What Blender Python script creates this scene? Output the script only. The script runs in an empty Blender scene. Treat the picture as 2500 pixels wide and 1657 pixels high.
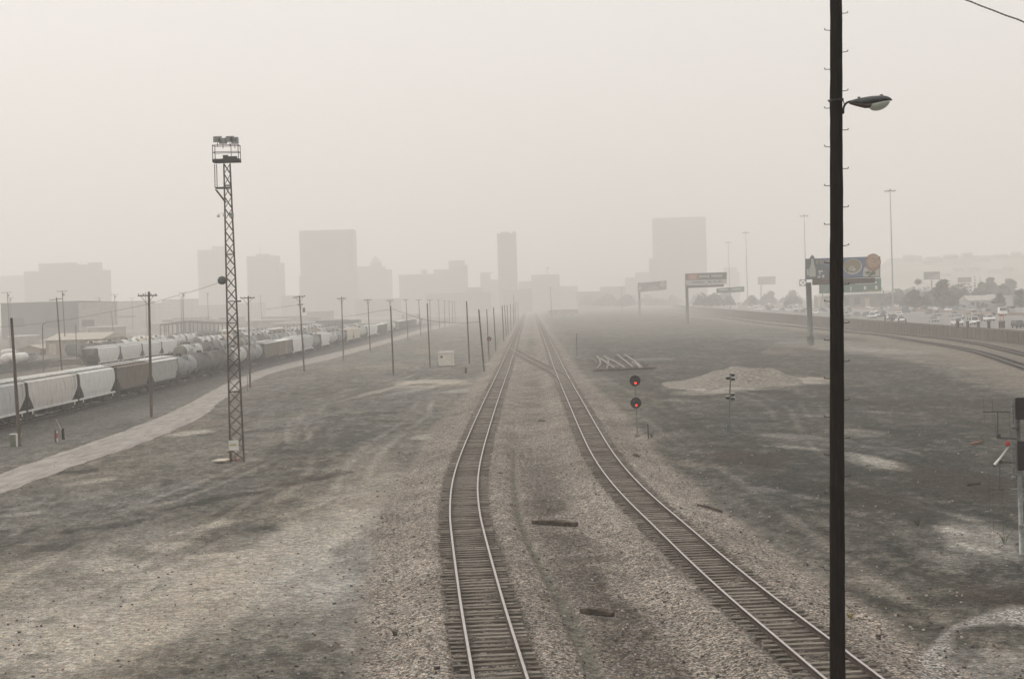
import bpy, math, random
import numpy as np
from mathutils import Vector, Matrix
R = math.radians
random.seed(7)
C = bpy.context.scene
COL = C.collection

# ------------------------------------------------------------------ camera, world, sun, exposure
H = 11.0            # camera height above the yard
F = 3472.0          # focal length in photo pixels (2500 wide)
PITCH = math.atan(88.5 / F)
ROLL = 0.030
fwd = Vector((0, math.cos(PITCH), -math.sin(PITCH)))
up0 = Vector((0, math.sin(PITCH), math.cos(PITCH)))
rt0 = Vector((1, 0, 0))
RT = rt0 * math.cos(ROLL) - up0 * math.sin(ROLL)
UP = up0 * math.cos(ROLL) + rt0 * math.sin(ROLL)
cam = bpy.data.cameras.new("camera")
cam.sensor_width = 36.0
cam.lens = 36.0 * F / 2500.0
cam.clip_start = 0.5
cam.clip_end = 20000
co = bpy.data.objects.new("camera", cam)
COL.objects.link(co)
m = Matrix((RT, UP, -fwd)).transposed().to_4x4()
m.translation = Vector((0, 0, H))
co.matrix_world = m
C.camera = co

SUN_EL, SUN_ROT = R(46), R(292)
w = bpy.data.worlds.new("World")
C.world = w
w.use_nodes = True
nt = w.node_tree
nt.nodes.clear()
sky = nt.nodes.new("ShaderNodeTexSky")
sky.sky_type = 'NISHITA'
sky.sun_disc = False
sky.sun_elevation = SUN_EL
sky.sun_rotation = SUN_ROT
sky.dust_density = 8.0
sky.air_density = 1.0
hs = nt.nodes.new("ShaderNodeHueSaturation")
hs.inputs['Saturation'].default_value = 0.12
tint = nt.nodes.new("ShaderNodeMixRGB")
tint.blend_type = 'MULTIPLY'
tint.inputs[0].default_value = 1.0
tint.inputs[2].default_value = (1.0, 0.965, 0.925, 1)
flat = nt.nodes.new("ShaderNodeMixRGB")       # dust cloud evens the sky out
flat.inputs[0].default_value = 0.75
flat.inputs[2].default_value = (8.0, 7.74, 7.50, 1)
bg = nt.nodes.new("ShaderNodeBackground")
bg.inputs['Strength'].default_value = 0.1
out = nt.nodes.new("ShaderNodeOutputWorld")
L = nt.links.new
L(sky.outputs[0], hs.inputs['Color'])
L(hs.outputs[0], tint.inputs[1])
L(tint.outputs[0], flat.inputs[1])
L(flat.outputs[0], bg.inputs[0])
L(bg.outputs[0], out.inputs[0])

sl = bpy.data.lights.new("sun", 'SUN')
sl.energy = 0.9
sl.angle = R(24)
sl.color = (1.0, 0.95, 0.87)
so = bpy.data.objects.new("sun", sl)
COL.objects.link(so)
so.rotation_euler = (R(90) - SUN_EL, 0, math.pi - SUN_ROT + math.pi)
sd = Vector((math.sin(SUN_ROT) * math.cos(SUN_EL), math.cos(SUN_ROT) * math.cos(SUN_EL), math.sin(SUN_EL)))
so.rotation_euler = sd.to_track_quat('Z', 'Y').to_euler()

C.view_settings.view_transform = 'Standard'
C.view_settings.look = 'None'
C.view_settings.gamma = 1.0
C.view_settings.exposure = 0.5
cy = C.cycles
cy.max_bounces = 8
cy.diffuse_bounces = 2
cy.glossy_bounces = 2
cy.transmission_bounces = 2
cy.transparent_max_bounces = 8
cy.volume_bounces = 5
cy.use_denoising = True
cy.denoiser = 'OPENIMAGEDENOISE'
cy.denoising_input_passes = 'RGB_ALBEDO_NORMAL'
cy.denoising_prefilter = 'ACCURATE'
cy.use_adaptive_sampling = False
cy.sample_clamp_indirect = 6.0

HAZE = 0.00094
HAZE_COL = (0.987, 0.970, 0.950, 1)

# ------------------------------------------------------------------ pixel <-> world (photo pixels, 2500 x 1657)
def ray(px, py):
    return fwd + RT * ((px - 1250.0) / F) + UP * ((828.5 - py) / F)
def G(px, py, z=0.0):
    d = ray(px, py)
    t = (z - H) / d.z
    return Vector((d.x * t, d.y * t, z))
def P(px, py, dist):
    d = ray(px, py)
    t = dist / d.y
    return Vector((d.x * t, dist, H + d.z * t))
def D(x, y):
    return (x * 1.05663, y * 1.05663)
def kpm(dist):
    return F / dist

# ------------------------------------------------------------------ mesh helpers
class MB:
    def __init__(s):
        s.v = []; s.f = []; s.mi = []
    def add(s, vs, fs, m=0):
        b = len(s.v)
        s.v += [tuple(p) for p in vs]
        s.f += [tuple(b + i for i in f) for f in fs]
        s.mi += [m] * len(fs)
        return s
    def box(s, x0, x1, y0, y1, z0, z1, m=0):
        vs = [(x0,y0,z0),(x1,y0,z0),(x1,y1,z0),(x0,y1,z0),(x0,y0,z1),(x1,y0,z1),(x1,y1,z1),(x0,y1,z1)]
        return s.add(vs, [(0,3,2,1),(4,5,6,7),(0,1,5,4),(1,2,6,5),(2,3,7,6),(3,0,4,7)], m)
    def cbox(s, c, sz, rz=0.0, m=0, rx=0.0, ry=0.0):
        M = Matrix.Rotation(rz, 3, 'Z') @ Matrix.Rotation(ry, 3, 'Y') @ Matrix.Rotation(rx, 3, 'X')
        vs = []
        for z in (-.5, .5):
            for x, y in ((-.5,-.5),(.5,-.5),(.5,.5),(-.5,.5)):
                vs.append(Vector(c) + M @ Vector((x*sz[0], y*sz[1], z*sz[2])))
        return s.add(vs, [(0,3,2,1),(4,5,6,7),(0,1,5,4),(1,2,6,5),(2,3,7,6),(3,0,4,7)], m)
    def tube(s, pts, r, n=8, m=0, caps=True):
        pts = [Vector(p) for p in pts]
        rs = r if isinstance(r, (list, tuple)) else [r] * len(pts)
        rings = []
        for i, p in enumerate(pts):
            t = (pts[min(i+1, len(pts)-1)] - pts[max(i-1, 0)])
            if t.length < 1e-9: t = Vector((0,0,1))
            t.normalize()
            a = t.cross(Vector((0,0,1)))
            if a.length < 1e-3: a = t.cross(Vector((0,1,0)))
            a.normalize(); b = t.cross(a)
            rings.append([p + (a*math.cos(2*math.pi*k/n) + b*math.sin(2*math.pi*k/n)) * rs[i] for k in range(n)])
        vs = [q for rg in rings for q in rg]
        fs = []
        for i in range(len(pts)-1):
            for k in range(n):
                fs.append((i*n+k, i*n+(k+1)%n, (i+1)*n+(k+1)%n, (i+1)*n+k))
        if caps:
            fs.append(tuple(range(n)))
            fs.append(tuple((len(pts)-1)*n + k for k in reversed(range(n))))
        return s.add(vs, fs, m)
    def cyl(s, p0, p1, r0, r1=None, n=12, m=0):
        return s.tube([p0, p1], [r0, r0 if r1 is None else r1], n, m)
    def bar(s, p0, p1, wd, m=0):
        return s.tube([p0, p1], wd*0.7, 4, m)
    def lathe(s, prof, n=20, m=0, axis='Z', c=(0,0,0)):
        vs = []
        for (r, h) in prof:
            for k in range(n):
                a = 2*math.pi*k/n
                x, y, z = r*math.cos(a), r*math.sin(a), h
                if axis == 'Y': x, y, z = r*math.cos(a), h, r*math.sin(a)
                if axis == 'X': x, y, z = h, r*math.cos(a), r*math.sin(a)
                vs.append((x+c[0], y+c[1], z+c[2]))
        fs = []
        for i in range(len(prof)-1):
            for k in range(n):
                fs.append((i*n+k, i*n+(k+1)%n, (i+1)*n+(k+1)%n, (i+1)*n+k))
        fs.append(tuple(reversed(range(n)))); fs.append(tuple((len(prof)-1)*n+k for k in range(n)))
        return s.add(vs, fs, m)
    def prism(s, poly, off, m=0):
        n = len(poly)
        a = [Vector(p) for p in poly]; o = Vector(off)
        vs = a + [p + o for p in a]
        fs = [tuple(range(n)), tuple(reversed(range(n, 2*n)))]
        for k in range(n):
            fs.append((k, (k+1) % n + 0, (k+1) % n + n, k+n)[::-1])
        return s.add(vs, fs, m)
    def mesh(s, name, mats, smooth=False):
        me = bpy.data.meshes.new(name)
        me.from_pydata(s.v, [], s.f)
        for q in (mats if isinstance(mats, (list, tuple)) else [mats]):
            me.materials.append(q)
        if len(set(s.mi)) > 1:
            me.polygons.foreach_set('material_index', s.mi)
        if smooth:
            me.polygons.foreach_set('use_smooth', [True]*len(s.f))
        me.update()
        return me
    def build(s, name, mats, parent=None, smooth=False, loc=None):
        o = bpy.data.objects.new(name, s.mesh(name, mats, smooth))
        COL.objects.link(o)
        if parent: o.parent = parent
        if loc is not None: o.location = loc
        if smooth == 'auto':
            pass
        return o

def link(name, me, parent=None, loc=None, rz=0.0):
    o = bpy.data.objects.new(name, me)
    COL.objects.link(o)
    if parent: o.parent = parent
    if loc is not None: o.location = loc
    if rz: o.rotation_euler = (0, 0, rz)
    return o
def tag(o, label=None, cat=None, group=None, kind=None):
    if label: o['label'] = label
    if cat: o['category'] = cat
    if group: o['group'] = group
    if kind: o['kind'] = kind
    return o
def thing(name, label, cat, loc=(0,0,0), rz=0.0, group=None):
    o = bpy.data.objects.new(name, None)
    o.empty_display_size = 0.3
    COL.objects.link(o)
    o.location = loc; o.rotation_euler = (0, 0, rz)
    return tag(o, label, cat, group)
ORD = "first second third fourth fifth sixth seventh eighth ninth tenth eleventh twelfth thirteenth fourteenth fifteenth sixteenth seventeenth eighteenth nineteenth twentieth".split()
def nth(i):
    if i < 20: return ORD[i]
    t = {20: 'twenty', 30: 'thirty', 40: 'forty', 50: 'fifty', 60: 'sixty'}
    n = i + 1
    a, b = n // 10 * 10, n % 10
    if b == 0: return {20: 'twentieth', 30: 'thirtieth', 40: 'fortieth', 50: 'fiftieth', 60: 'sixtieth'}[a]
    return t[a] + '-' + ORD[b-1]

# ------------------------------------------------------------------ materials
def mat(name, col, rough=0.8, var=0.25, scale=3.0, col2=None, metal=0.0, stretch=(1,1,1), bump=0.0, thr=0.5, spec=0.3):
    """principled paint / wood / metal with object-space noise: brightness mottling plus a second colour in patches"""
    ma = bpy.data.materials.new(name)
    ma.use_nodes = True
    n = ma.node_tree; nd = n.nodes; lk = n.links.new
    b = nd['Principled BSDF']
    b.inputs['Roughness'].default_value = rough
    b.inputs['Metallic'].default_value = metal
    b.inputs['Specular IOR Level'].default_value = spec
    tc = nd.new('ShaderNodeTexCoord')
    mp = nd.new('ShaderNodeMapping'); mp.inputs['Scale'].default_value = stretch
    lk(tc.outputs['Object'], mp.inputs['Vector'])
    no = nd.new('ShaderNodeTexNoise'); no.inputs['Scale'].default_value = scale; no.inputs['Detail'].default_value = 6
    lk(mp.outputs[0], no.inputs['Vector'])
    mr = nd.new('ShaderNodeMapRange')
    mr.inputs['From Min'].default_value = 0.3; mr.inputs['From Max'].default_value = 0.7
    mr.inputs['To Min'].default_value = 1-var; mr.inputs['To Max'].default_value = 1+var
    lk(no.outputs['Fac'], mr.inputs['Value'])
    base = nd.new('ShaderNodeMixRGB'); base.inputs[1].default_value = (*col, 1); base.inputs[2].default_value = (*(col2 or col), 1)
    n2 = nd.new('ShaderNodeTexNoise'); n2.inputs['Scale'].default_value = scale*0.6; n2.inputs['Detail'].default_value = 5; n2.inputs['Distortion'].default_value = 0.6
    lk(mp.outputs[0], n2.inputs['Vector'])
    r2 = nd.new('ShaderNodeMapRange'); r2.inputs['From Min'].default_value = thr; r2.inputs['From Max'].default_value = thr+0.16
    lk(n2.outputs['Fac'], r2.inputs['Value']); lk(r2.outputs[0], base.inputs[0])
    mu = nd.new('ShaderNodeVectorMath'); mu.operation = 'SCALE'
    lk(base.outputs[0], mu.inputs[0]); lk(mr.outputs[0], mu.inputs['Scale'])
    lk(mu.outputs[0], b.inputs['Base Color'])
    if bump:
        bp = nd.new('ShaderNodeBump'); bp.inputs['Strength'].default_value = bump; bp.inputs['Distance'].default_value = 0.03
        lk(no.outputs['Fac'], bp.inputs['Height']); lk(bp.outputs[0], b.inputs['Normal'])
    return ma
def emat(name, col, strength):
    ma = bpy.data.materials.new(name); ma.use_nodes = True
    nd = ma.node_tree.nodes; nd.clear()
    e = nd.new('ShaderNodeEmission'); e.inputs[0].default_value = (*col, 1); e.inputs[1].default_value = strength
    o = nd.new('ShaderNodeOutputMaterial'); ma.node_tree.links.new(e.outputs[0], o.inputs[0])
    return ma
def facade(name, wall, pane, sx=3.6, sz=3.4, frac=0.42):
    """building wall with rows of windows cut in by a brick pattern (world metres)"""
    ma = bpy.data.materials.new(name); ma.use_nodes = True
    n = ma.node_tree; nd = n.nodes; lk = n.links.new
    b = nd['Principled BSDF']; b.inputs['Roughness'].default_value = 0.85
    tc = nd.new('ShaderNodeTexCoord')
    sp = nd.new('ShaderNodeSeparateXYZ'); lk(tc.outputs['Object'], sp.inputs[0])
    ad = nd.new('ShaderNodeMath'); ad.operation = 'ADD'; lk(sp.outputs[0], ad.inputs[0]); lk(sp.outputs[1], ad.inputs[1])
    cb = nd.new('ShaderNodeCombineXYZ'); lk(ad.outputs[0], cb.inputs[0]); lk(sp.outputs[2], cb.inputs[1])
    br = nd.new('ShaderNodeTexBrick'); br.offset = 0.0
    br.inputs['Color1'].default_value = (*pane, 1); br.inputs['Color2'].default_value = (*[c*1.3 for c in pane], 1)
    br.inputs['Mortar'].default_value = (*wall, 1)
    br.inputs['Scale'].default_value = 1.0; br.inputs['Brick Width'].default_value = sx; br.inputs['Row Height'].default_value = sz
    br.inputs['Mortar Size'].default_value = sz*(1-frac)*0.5; br.inputs['Mortar Smooth'].default_value = 0.0
    lk(cb.outputs[0], br.inputs['Vector']); lk(br.outputs['Color'], b.inputs['Base Color'])
    return ma

M_creo = mat('creosote_wood', (0.006,0.0038,0.0022), 0.9, 0.5, 6, (0.018,0.009,0.0045), stretch=(6,6,0.4), bump=0.6, thr=0.52, spec=0.04)
M_wood = mat('weathered_pole_wood', (0.07,0.052,0.037), 0.9, 0.35, 5, (0.12,0.075,0.05), stretch=(4,4,0.3), bump=0.3)
M_woodg = mat('grey_pole_wood', (0.085,0.08,0.066), 0.9, 0.3, 5, (0.06,0.052,0.042), stretch=(4,4,0.3))
M_tie = mat('tie_wood', (0.145,0.124,0.10), 0.95, 0.5, 2.5, (0.07,0.056,0.044), stretch=(0.8,5,5), bump=0.5, thr=0.5)
M_ftie = mat('dust_covered_tie', (0.25,0.225,0.19), 0.95, 0.35, 3.0, (0.17,0.15,0.125))
M_brail = mat('grey_bent_rail', (0.24,0.22,0.19), 0.7, 0.2, 2, (0.16,0.14,0.12))
M_prail = mat('dusty_pale_rail', (0.33,0.30,0.26), 0.7, 0.2, 2, (0.22,0.19,0.155))
M_dtie = mat('oily_tie_wood', (0.035,0.029,0.024), 0.95, 0.4, 2.5)
M_tie2 = mat('dusty_tie_wood', (0.205,0.182,0.152), 0.95, 0.5, 3.0, (0.105,0.088,0.07), stretch=(0.8,5,5), bump=0.5, thr=0.5)
M_railtop = mat('polished_rail_head', (0.43,0.405,0.39), 0.45, 0.12, 2, metal=0.35)
M_railside = mat('rusty_rail_web', (0.045,0.030,0.024), 0.8, 0.3, 6, (0.075,0.048,0.035))
M_steel = mat('rusty_lattice_steel', (0.075,0.055,0.042), 0.85, 0.35, 2.5, (0.13,0.065,0.04), thr=0.55)
M_dsteel = mat('dark_painted_steel', (0.05,0.052,0.045), 0.75, 0.3, 3)
M_gsteel = mat('galvanised_steel', (0.25,0.26,0.25), 0.55, 0.2, 5, (0.16,0.16,0.155), metal=0.4)
M_gpaint = mat('grey_green_paint', (0.125,0.14,0.125), 0.7, 0.2, 2, (0.12,0.13,0.12))
M_signal = mat('black_signal_paint', (0.016,0.014,0.013), 0.7, 0.3, 6)
M_red = emat('lit_red_lens', (1.0,0.06,0.035), 1.1)
M_redp = mat('red_paint', (0.42,0.04,0.03), 0.6, 0.2, 4)
M_white = mat('white_paint', (0.66,0.65,0.62), 0.6, 0.12, 2, (0.5,0.48,0.44), thr=0.58)
M_cream = mat('cream_paint', (0.50,0.44,0.36), 0.7, 0.12, 1.5, (0.40,0.34,0.27))
M_lampgrey = mat('lamp_housing_grey', (0.085,0.09,0.09), 0.45, 0.2, 8, (0.13,0.14,0.135), metal=0.3)
M_floodgrey = mat('floodlight_grey', (0.24,0.245,0.235), 0.6, 0.25, 5)
M_glass = mat('window_glass', (0.05,0.055,0.06), 0.15, 0.1, 2, spec=0.6)
M_black = mat('black_rubber', (0.02,0.02,0.02), 0.85, 0.2, 6)
M_under = mat('dusty_underframe', (0.032,0.027,0.022), 0.9, 0.35, 2.5, (0.06,0.05,0.04))
M_wire = mat('black_cable', (0.03,0.028,0.027), 0.7, 0.2, 4)
M_conc = mat('concrete', (0.36,0.34,0.31), 0.9, 0.15, 0.8, (0.28,0.26,0.23))

def lens_mat():
    ma = bpy.data.materials.new('refractor_glass'); ma.use_nodes = True
    b = ma.node_tree.nodes['Principled BSDF']
    b.inputs['Base Color'].default_value = (0.55,0.60,0.52,1); b.inputs['Roughness'].default_value = 0.18
    b.inputs['Transmission Weight'].default_value = 0.35; b.inputs['Specular IOR Level'].default_value = 0.7
    wv = ma.node_tree.nodes.new('ShaderNodeTexWave'); wv.inputs['Scale'].default_value = 22
    tc = ma.node_tree.nodes.new('ShaderNodeTexCoord'); ma.node_tree.links.new(tc.outputs['Object'], wv.inputs['Vector'])
    bp = ma.node_tree.nodes.new('ShaderNodeBump'); bp.inputs['Strength'].default_value = 0.3; bp.inputs['Distance'].default_value = 0.01
    ma.node_tree.links.new(wv.outputs['Fac'], bp.inputs['Height']); ma.node_tree.links.new(bp.outputs[0], b.inputs['Normal'])
    return ma
M_lens = lens_mat()

# ------------------------------------------------------------------ numpy noise
def vnoise(x, y, seed=0):
    xi = np.floor(x).astype(np.int64); yi = np.floor(y).astype(np.int64)
    fx = x - xi; fy = y - yi
    fx = fx*fx*(3-2*fx); fy = fy*fy*(3-2*fy)
    def h(a, b):
        n = (a*374761393 + b*668265263 + seed*982451653) & 0x7fffffff
        n = ((n ^ (n >> 13)) * 1274126177) & 0x7fffffff
        n = n ^ (n >> 16)
        return (n & 0xffff) / 65535.0
    a = h(xi, yi); b = h(xi+1, yi); c = h(xi, yi+1); d = h(xi+1, yi+1)
    return (a*(1-fx)+b*fx)*(1-fy) + (c*(1-fx)+d*fx)*fy
def fbm(x, y, seed=0, o=5, g=0.5):
    s = np.zeros_like(x); amp = 1.0; t = 0
    for k in range(o):
        s += amp*vnoise(x*2**k + 13.7*k, y*2**k + 7.1*k, seed+k); t += amp; amp *= g
    return s/t
def sstep(a, b, x):
    t = np.clip((x-a)/(b-a), 0, 1); return t*t*(3-2*t)

# ------------------------------------------------------------------ track courses (x as a function of y)
ZR = 0.53
def course(pix, y0=8.0, y1=1700.0, z=ZR, sm=0.035):
    w_ = sorted([(G(px, py, z).y, G(px, py, z).x) for px, py in pix])
    ys = np.array([a for a, b in w_]); xs = np.array([b for a, b in w_])
    yy = np.arange(y0, y1, 1.0)
    s0 = (xs[1]-xs[0])/(ys[1]-ys[0]); s1 = (xs[-1]-xs[-3])/(ys[-1]-ys[-3])
    xx = np.interp(yy, ys, xs)
    xx = np.where(yy < ys[0], xs[0]+(yy-ys[0])*s0, xx)
    xx = np.where(yy > ys[-1], xs[-1]+(yy-ys[-1])*s1, xx)
    # smoothing whose window grows with distance
    cs = np.concatenate([[0], np.cumsum(xx)])
    for _ in range(3):
        hw = np.maximum(2, (yy*sm)).astype(int)
        i = np.arange(len(yy)); hw = np.minimum(hw, np.minimum(i, len(yy)-1-i))
        cs = np.concatenate([[0], np.cumsum(xx)])
        xx = (cs[i+hw+1]-cs[i-hw])/(2*hw+1)
    return yy, xx
PIX_L = [(1272,788),(1258,823),(1249,851),(1231,900),(1199,975.5),(1173,1043),(1152.9,1100),(1140.5,1143),(1133.8,1184),(1133,1218),(1135,1262),(1150.6,1345),(1178,1477),(1222.5,1657)]
PIX_R = [(1323,801),(1331,818),(1348,857),(1364,896),(1375.7,921),(1384,939),(1406,982),(1431,1033),(1460.5,1089),(1490,1135),(1529,1181),(1569.5,1221.8),(1635,1280),(1719,1357),(1793,1421),(1872,1487),(1951,1546.7),(2026,1608),(2088,1657)]
PIX_X = [(1249.5,850),(1281,868.8),(1307,882),(1335,896),(1356,906),(1374,920),(1384,937)]
PIX_S1 = [(1520,754),(1685,766.4),(1783,777),(1863.6,787.9),(1969,798.6),(2160,816.8),(2231.4,829),(2302.9,840),(2374,852.5),(2427.9,866.8),(2499,890)]
PIX_S2 = [(1560,753.5),(1685,761.5),(1810,775),(1969,791),(2100,804),(2231,816.8),(2320.7,825.7),(2410,840),(2499,861)]
CL = course(PIX_L); CR = course(PIX_R)
CX = course(PIX_X, G(1384,937,ZR).y+3, G(1250,849,ZR).y, sm=0.02)
CS1 = course(PIX_S1, 120, 1500, sm=0.02); CS2 = course(PIX_S2, 150, 1500, sm=0.02)
TRAIN_X = [-50.0, -66.5, -83.0, -100.0]
def tdist(c, X, Y):
    xx = np.interp(Y, c[0], c[1])
    sl_ = np.gradient(c[1], c[0]); sl2 = np.interp(Y, c[0], sl_)
    d = np.abs(X-xx)/np.sqrt(1+sl2**2)
    return np.where((Y < c[0][0]) | (Y > c[0][-1]), 1e3, d)

# ------------------------------------------------------------------ ground
def ground():
    rings = [0.5, 4.0]
    r = 8.0
    while r < 4200: rings.append(r); r *= (1.0068 if 34 < r < 260 else 1.0105)
    rings = np.array(rings)
    a_in = np.arange(-27, 27.01, 0.11)
    a_out = np.concatenate([np.arange(27.5, 60, 1.0), np.arange(60, 300, 6.0), np.arange(300, 333, 1.0)])
    ang = np.radians(np.concatenate([a_in, a_out]))
    nr, na = len(rings), len(ang)
    RR, AA = np.meshgrid(rings, ang, indexing='ij')
    X = (RR*np.sin(AA)).ravel(); Y = (RR*np.cos(AA)).ravel()
    dl, dr, dx = tdist(CL, X, Y), tdist(CR, X, Y), tdist(CX, X, Y)
    d1, d2 = tdist(CS1, X, Y), tdist(CS2, X, Y)
    Z = np.zeros_like(X)
    for d in (dl, dr, dx, d1, d2): Z = np.maximum(Z, 0.33*(1-sstep(1.75, 3.3, d)))
    Z = Z - (0.03+0.16*(0.5-vnoise(X*2.6, Y*1.9, 99)))*(1-sstep(1.15, 1.5, np.minimum(dl, dr)))
    dt = np.full_like(X, 1e3)
    for tx in TRAIN_X:
        dt = np.minimum(dt, np.where(Y > 60, np.abs(X-tx), 1e3))
    Z = np.maximum(Z, 0.33*(1-sstep(1.75, 3.3, dt)))
    # pixel position of every point, only to place the real patches of soil that the photo shows
    dv = np.stack([X, Y, Z-H], 1)
    f_, r_, u_ = np.array(fwd), np.array(RT), np.array(UP)
    dep = dv@f_; ok = dep > 2
    dep = np.where(ok, dep, 2)
    U = (1250 + F*(dv@r_)/dep)*0.9464; V = (828.5 - F*(dv@u_)/dep)*0.9464
    U = np.where(ok, U, -9999)
    # soil lightness t: 0 dark cinders ... 1 pale dust
    n1 = fbm(X*0.11, Y*0.08, 3, 6, 0.62); n2 = fbm(X*0.5, Y*0.38, 11, 5, 0.62); n3 = fbm(X*0.03, Y*0.012, 23, 3)
    n4 = fbm(X*2.1+Y*0.15, Y*1.2, 29, 3, 0.65)
    c1 = fbm(X*0.17+Y*0.03, Y*0.105, 61, 6, 0.62); c2 = fbm(X*0.20+31, Y*0.13, 67, 6, 0.62)
    rut = fbm(X*1.1, Y*0.035, 71, 4, 0.6)
    left = 1-sstep(-4, 6, X-np.interp(Y, CL[0], CL[1]))
    right = sstep(2, 10, X-np.interp(Y, CR[0], CR[1]))
    t = 0.28 + 0.0*X
    t = np.where(True, t - 0.18*right + 0.05*left, t)
    c3 = fbm(X*0.6, Y*0.5, 83, 5, 0.6); c4 = fbm(X*0.75+9, Y*0.6, 87, 5, 0.6)
    t += (n1-0.5)*0.20 + (n2-0.5)*0.26 + (n3-0.5)*0.10 + (n4-0.5)*0.44 + (rut-0.5)*0.12 + 0.04*sstep(0.535, 0.56, c1) - 0.03*sstep(0.53, 0.56, c2) + 0.11*sstep(0.585, 0.605, c3) - 0.08*sstep(0.585, 0.605, c4)
    ul = X-np.interp(Y, CL[0], CL[1]); ur = X-np.interp(Y, CR[0], CR[1])
    for (base_, amp_, lam, ph, sgn, side, y0_, y1_) in [(-6.6,.5,31,0,.16,0,30,170),(-8.4,.5,31,0,.13,0,30,170),(-11.5,1.6,47,1,-.14,0,40,230),(-13.3,1.6,47,1,-.14,0,40,230),(-17,2.5,60,2,.16,0,35,260),(-18.8,2.5,60,2,.16,0,35,260),(-23,3,80,.5,-.12,0,60,300),(-24.8,3,80,.5,-.12,0,60,300),(-9.8,3.5,90,3,.12,0,30,160),(-14.6,4.0,70,4,.12,0,30,150),(-16.4,4.0,70,4,.12,0,30,150),
        (6.5,.6,40,1,.12,1,40,200),(9.5,2.0,50,2,-.10,1,40,220),(11.3,2.0,50,2,-.10,1,40,220),(16,3,60,0,.13,1,50,240),(17.8,3,60,0,.13,1,50,240),(24,5,90,1,.12,1,60,300),(25.8,5,90,1,.12,1,60,300)]:
        u_ = (ul, ur)[side]-base_-amp_*np.sin(Y/lam*2*math.pi*.5+ph)
        k_ = vnoise(Y*.09+ph*9, X*0+base_, 17)
        t += (1.3 if sgn > 0 else 0.6)*sgn*(1-sstep(0.14, 0.42, np.abs(u_)+(n4-.5)*.25))*sstep(.3,.6,k_)*((Y>y0_)&(Y<y1_))
    warp = (fbm(X*0.3, Y*0.14, 51, 6, 0.62)-0.5)*1.3 + (n2-0.5)*0.9 + (n4-0.5)*0.5
    blobs = [
     # cx, cy, rx, ry, rot, amount      (pale dust +, dark cinders -)
     (250,1400,560,150,-8,0.36),(120,1500,400,110,-5,0.30),(620,1290,330,60,-18,0.30),(760,1200,190,70,-28,0.22),
     (850,1130,110,90,-40,0.14),(560,1390,300,80,-6,0.12),(330,1240,160,26,-8,0.15),
     (640,1080,300,60,-22,-0.08),(780,1010,170,40,-18,-0.06),(100,1250,230,26,-6,-0.08),
     (300,1330,240,22,-5,-0.10),(720,930,240,38,-8,-0.06),(900,880,260,26,-6,-0.06),
     
     (815,1290,75,60,0,.22),(800,1440,150,80,-10,.13),(1000,882,110,5.5,-1,0.55),(960,893,60,4,-3,0.35),(900,897,110,4,-14,0.40),(940,905,60,4,-10,0.30),(1075,903,50,5,-3,0.35),(1060,886,40,4,0,0.3),
     (880,845,60,3,-4,0.20),(1150,838,40,4,-6,0.35),(1215,828,50,5,2,0.35),(560,1062,60,6,0,0.25),(430,1000,60,6,-8,0.25),
     (1290,868,30,3,0,0.2),(1340,878,55,3,0,0.2),
     (1730,885,180,18,-2,0.45),(1650,903,110,8,-4,0.35),(1880,880,70,8,2,0.35),(1600,895,50,5,0,0.35),
     (1560,760,420,26,0,0.10),(1980,800,260,14,3,0.28),(2150,830,260,14,7,0.20),(2290,880,150,22,14,0.18),
     (1500,830,60,4,0,0.2),(1440,843,60,3,0,0.2),(1840,1010,90,8,3,0.28),(1990,1000,70,8,3,0.28),(2030,1070,90,14,10,0.35),
     (1920,1130,170,22,8,-0.10),(1800,1090,240,40,5,-0.03),(2080,1180,260,40,10,-0.08),(1650,1000,170,40,6,-0.02),
     (2240,1240,110,46,16,0.46),(2180,1290,90,22,12,0.25),(2330,1240,60,20,8,0.2),
     (1870,1370,60,26,10,0.32),(2030,1360,90,20,20,0.16),(1880,1310,60,20,10,0.14),
     (2050,1440,240,70,16,-0.10),(2200,1090,200,60,6,-0.12),(1700,1050,110,20,10,-0.02),
    ]
    for cx, cy_, rx, ry, rot, am in blobs:
        c_, s_ = math.cos(R(rot)), math.sin(R(rot))
        du, dv_ = U-cx, V-cy_
        q = np.sqrt(((du*c_+dv_*s_)/rx)**2 + ((-du*s_+dv_*c_)/ry)**2)
        t += am*(1-sstep(0.65, 1.10, q+warp*0.75))
    warp2 = (fbm(X*0.5, Y*0.4, 151, 6, 0.65)-0.5)*1.6 + (n4-0.5)*0.8
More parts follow.
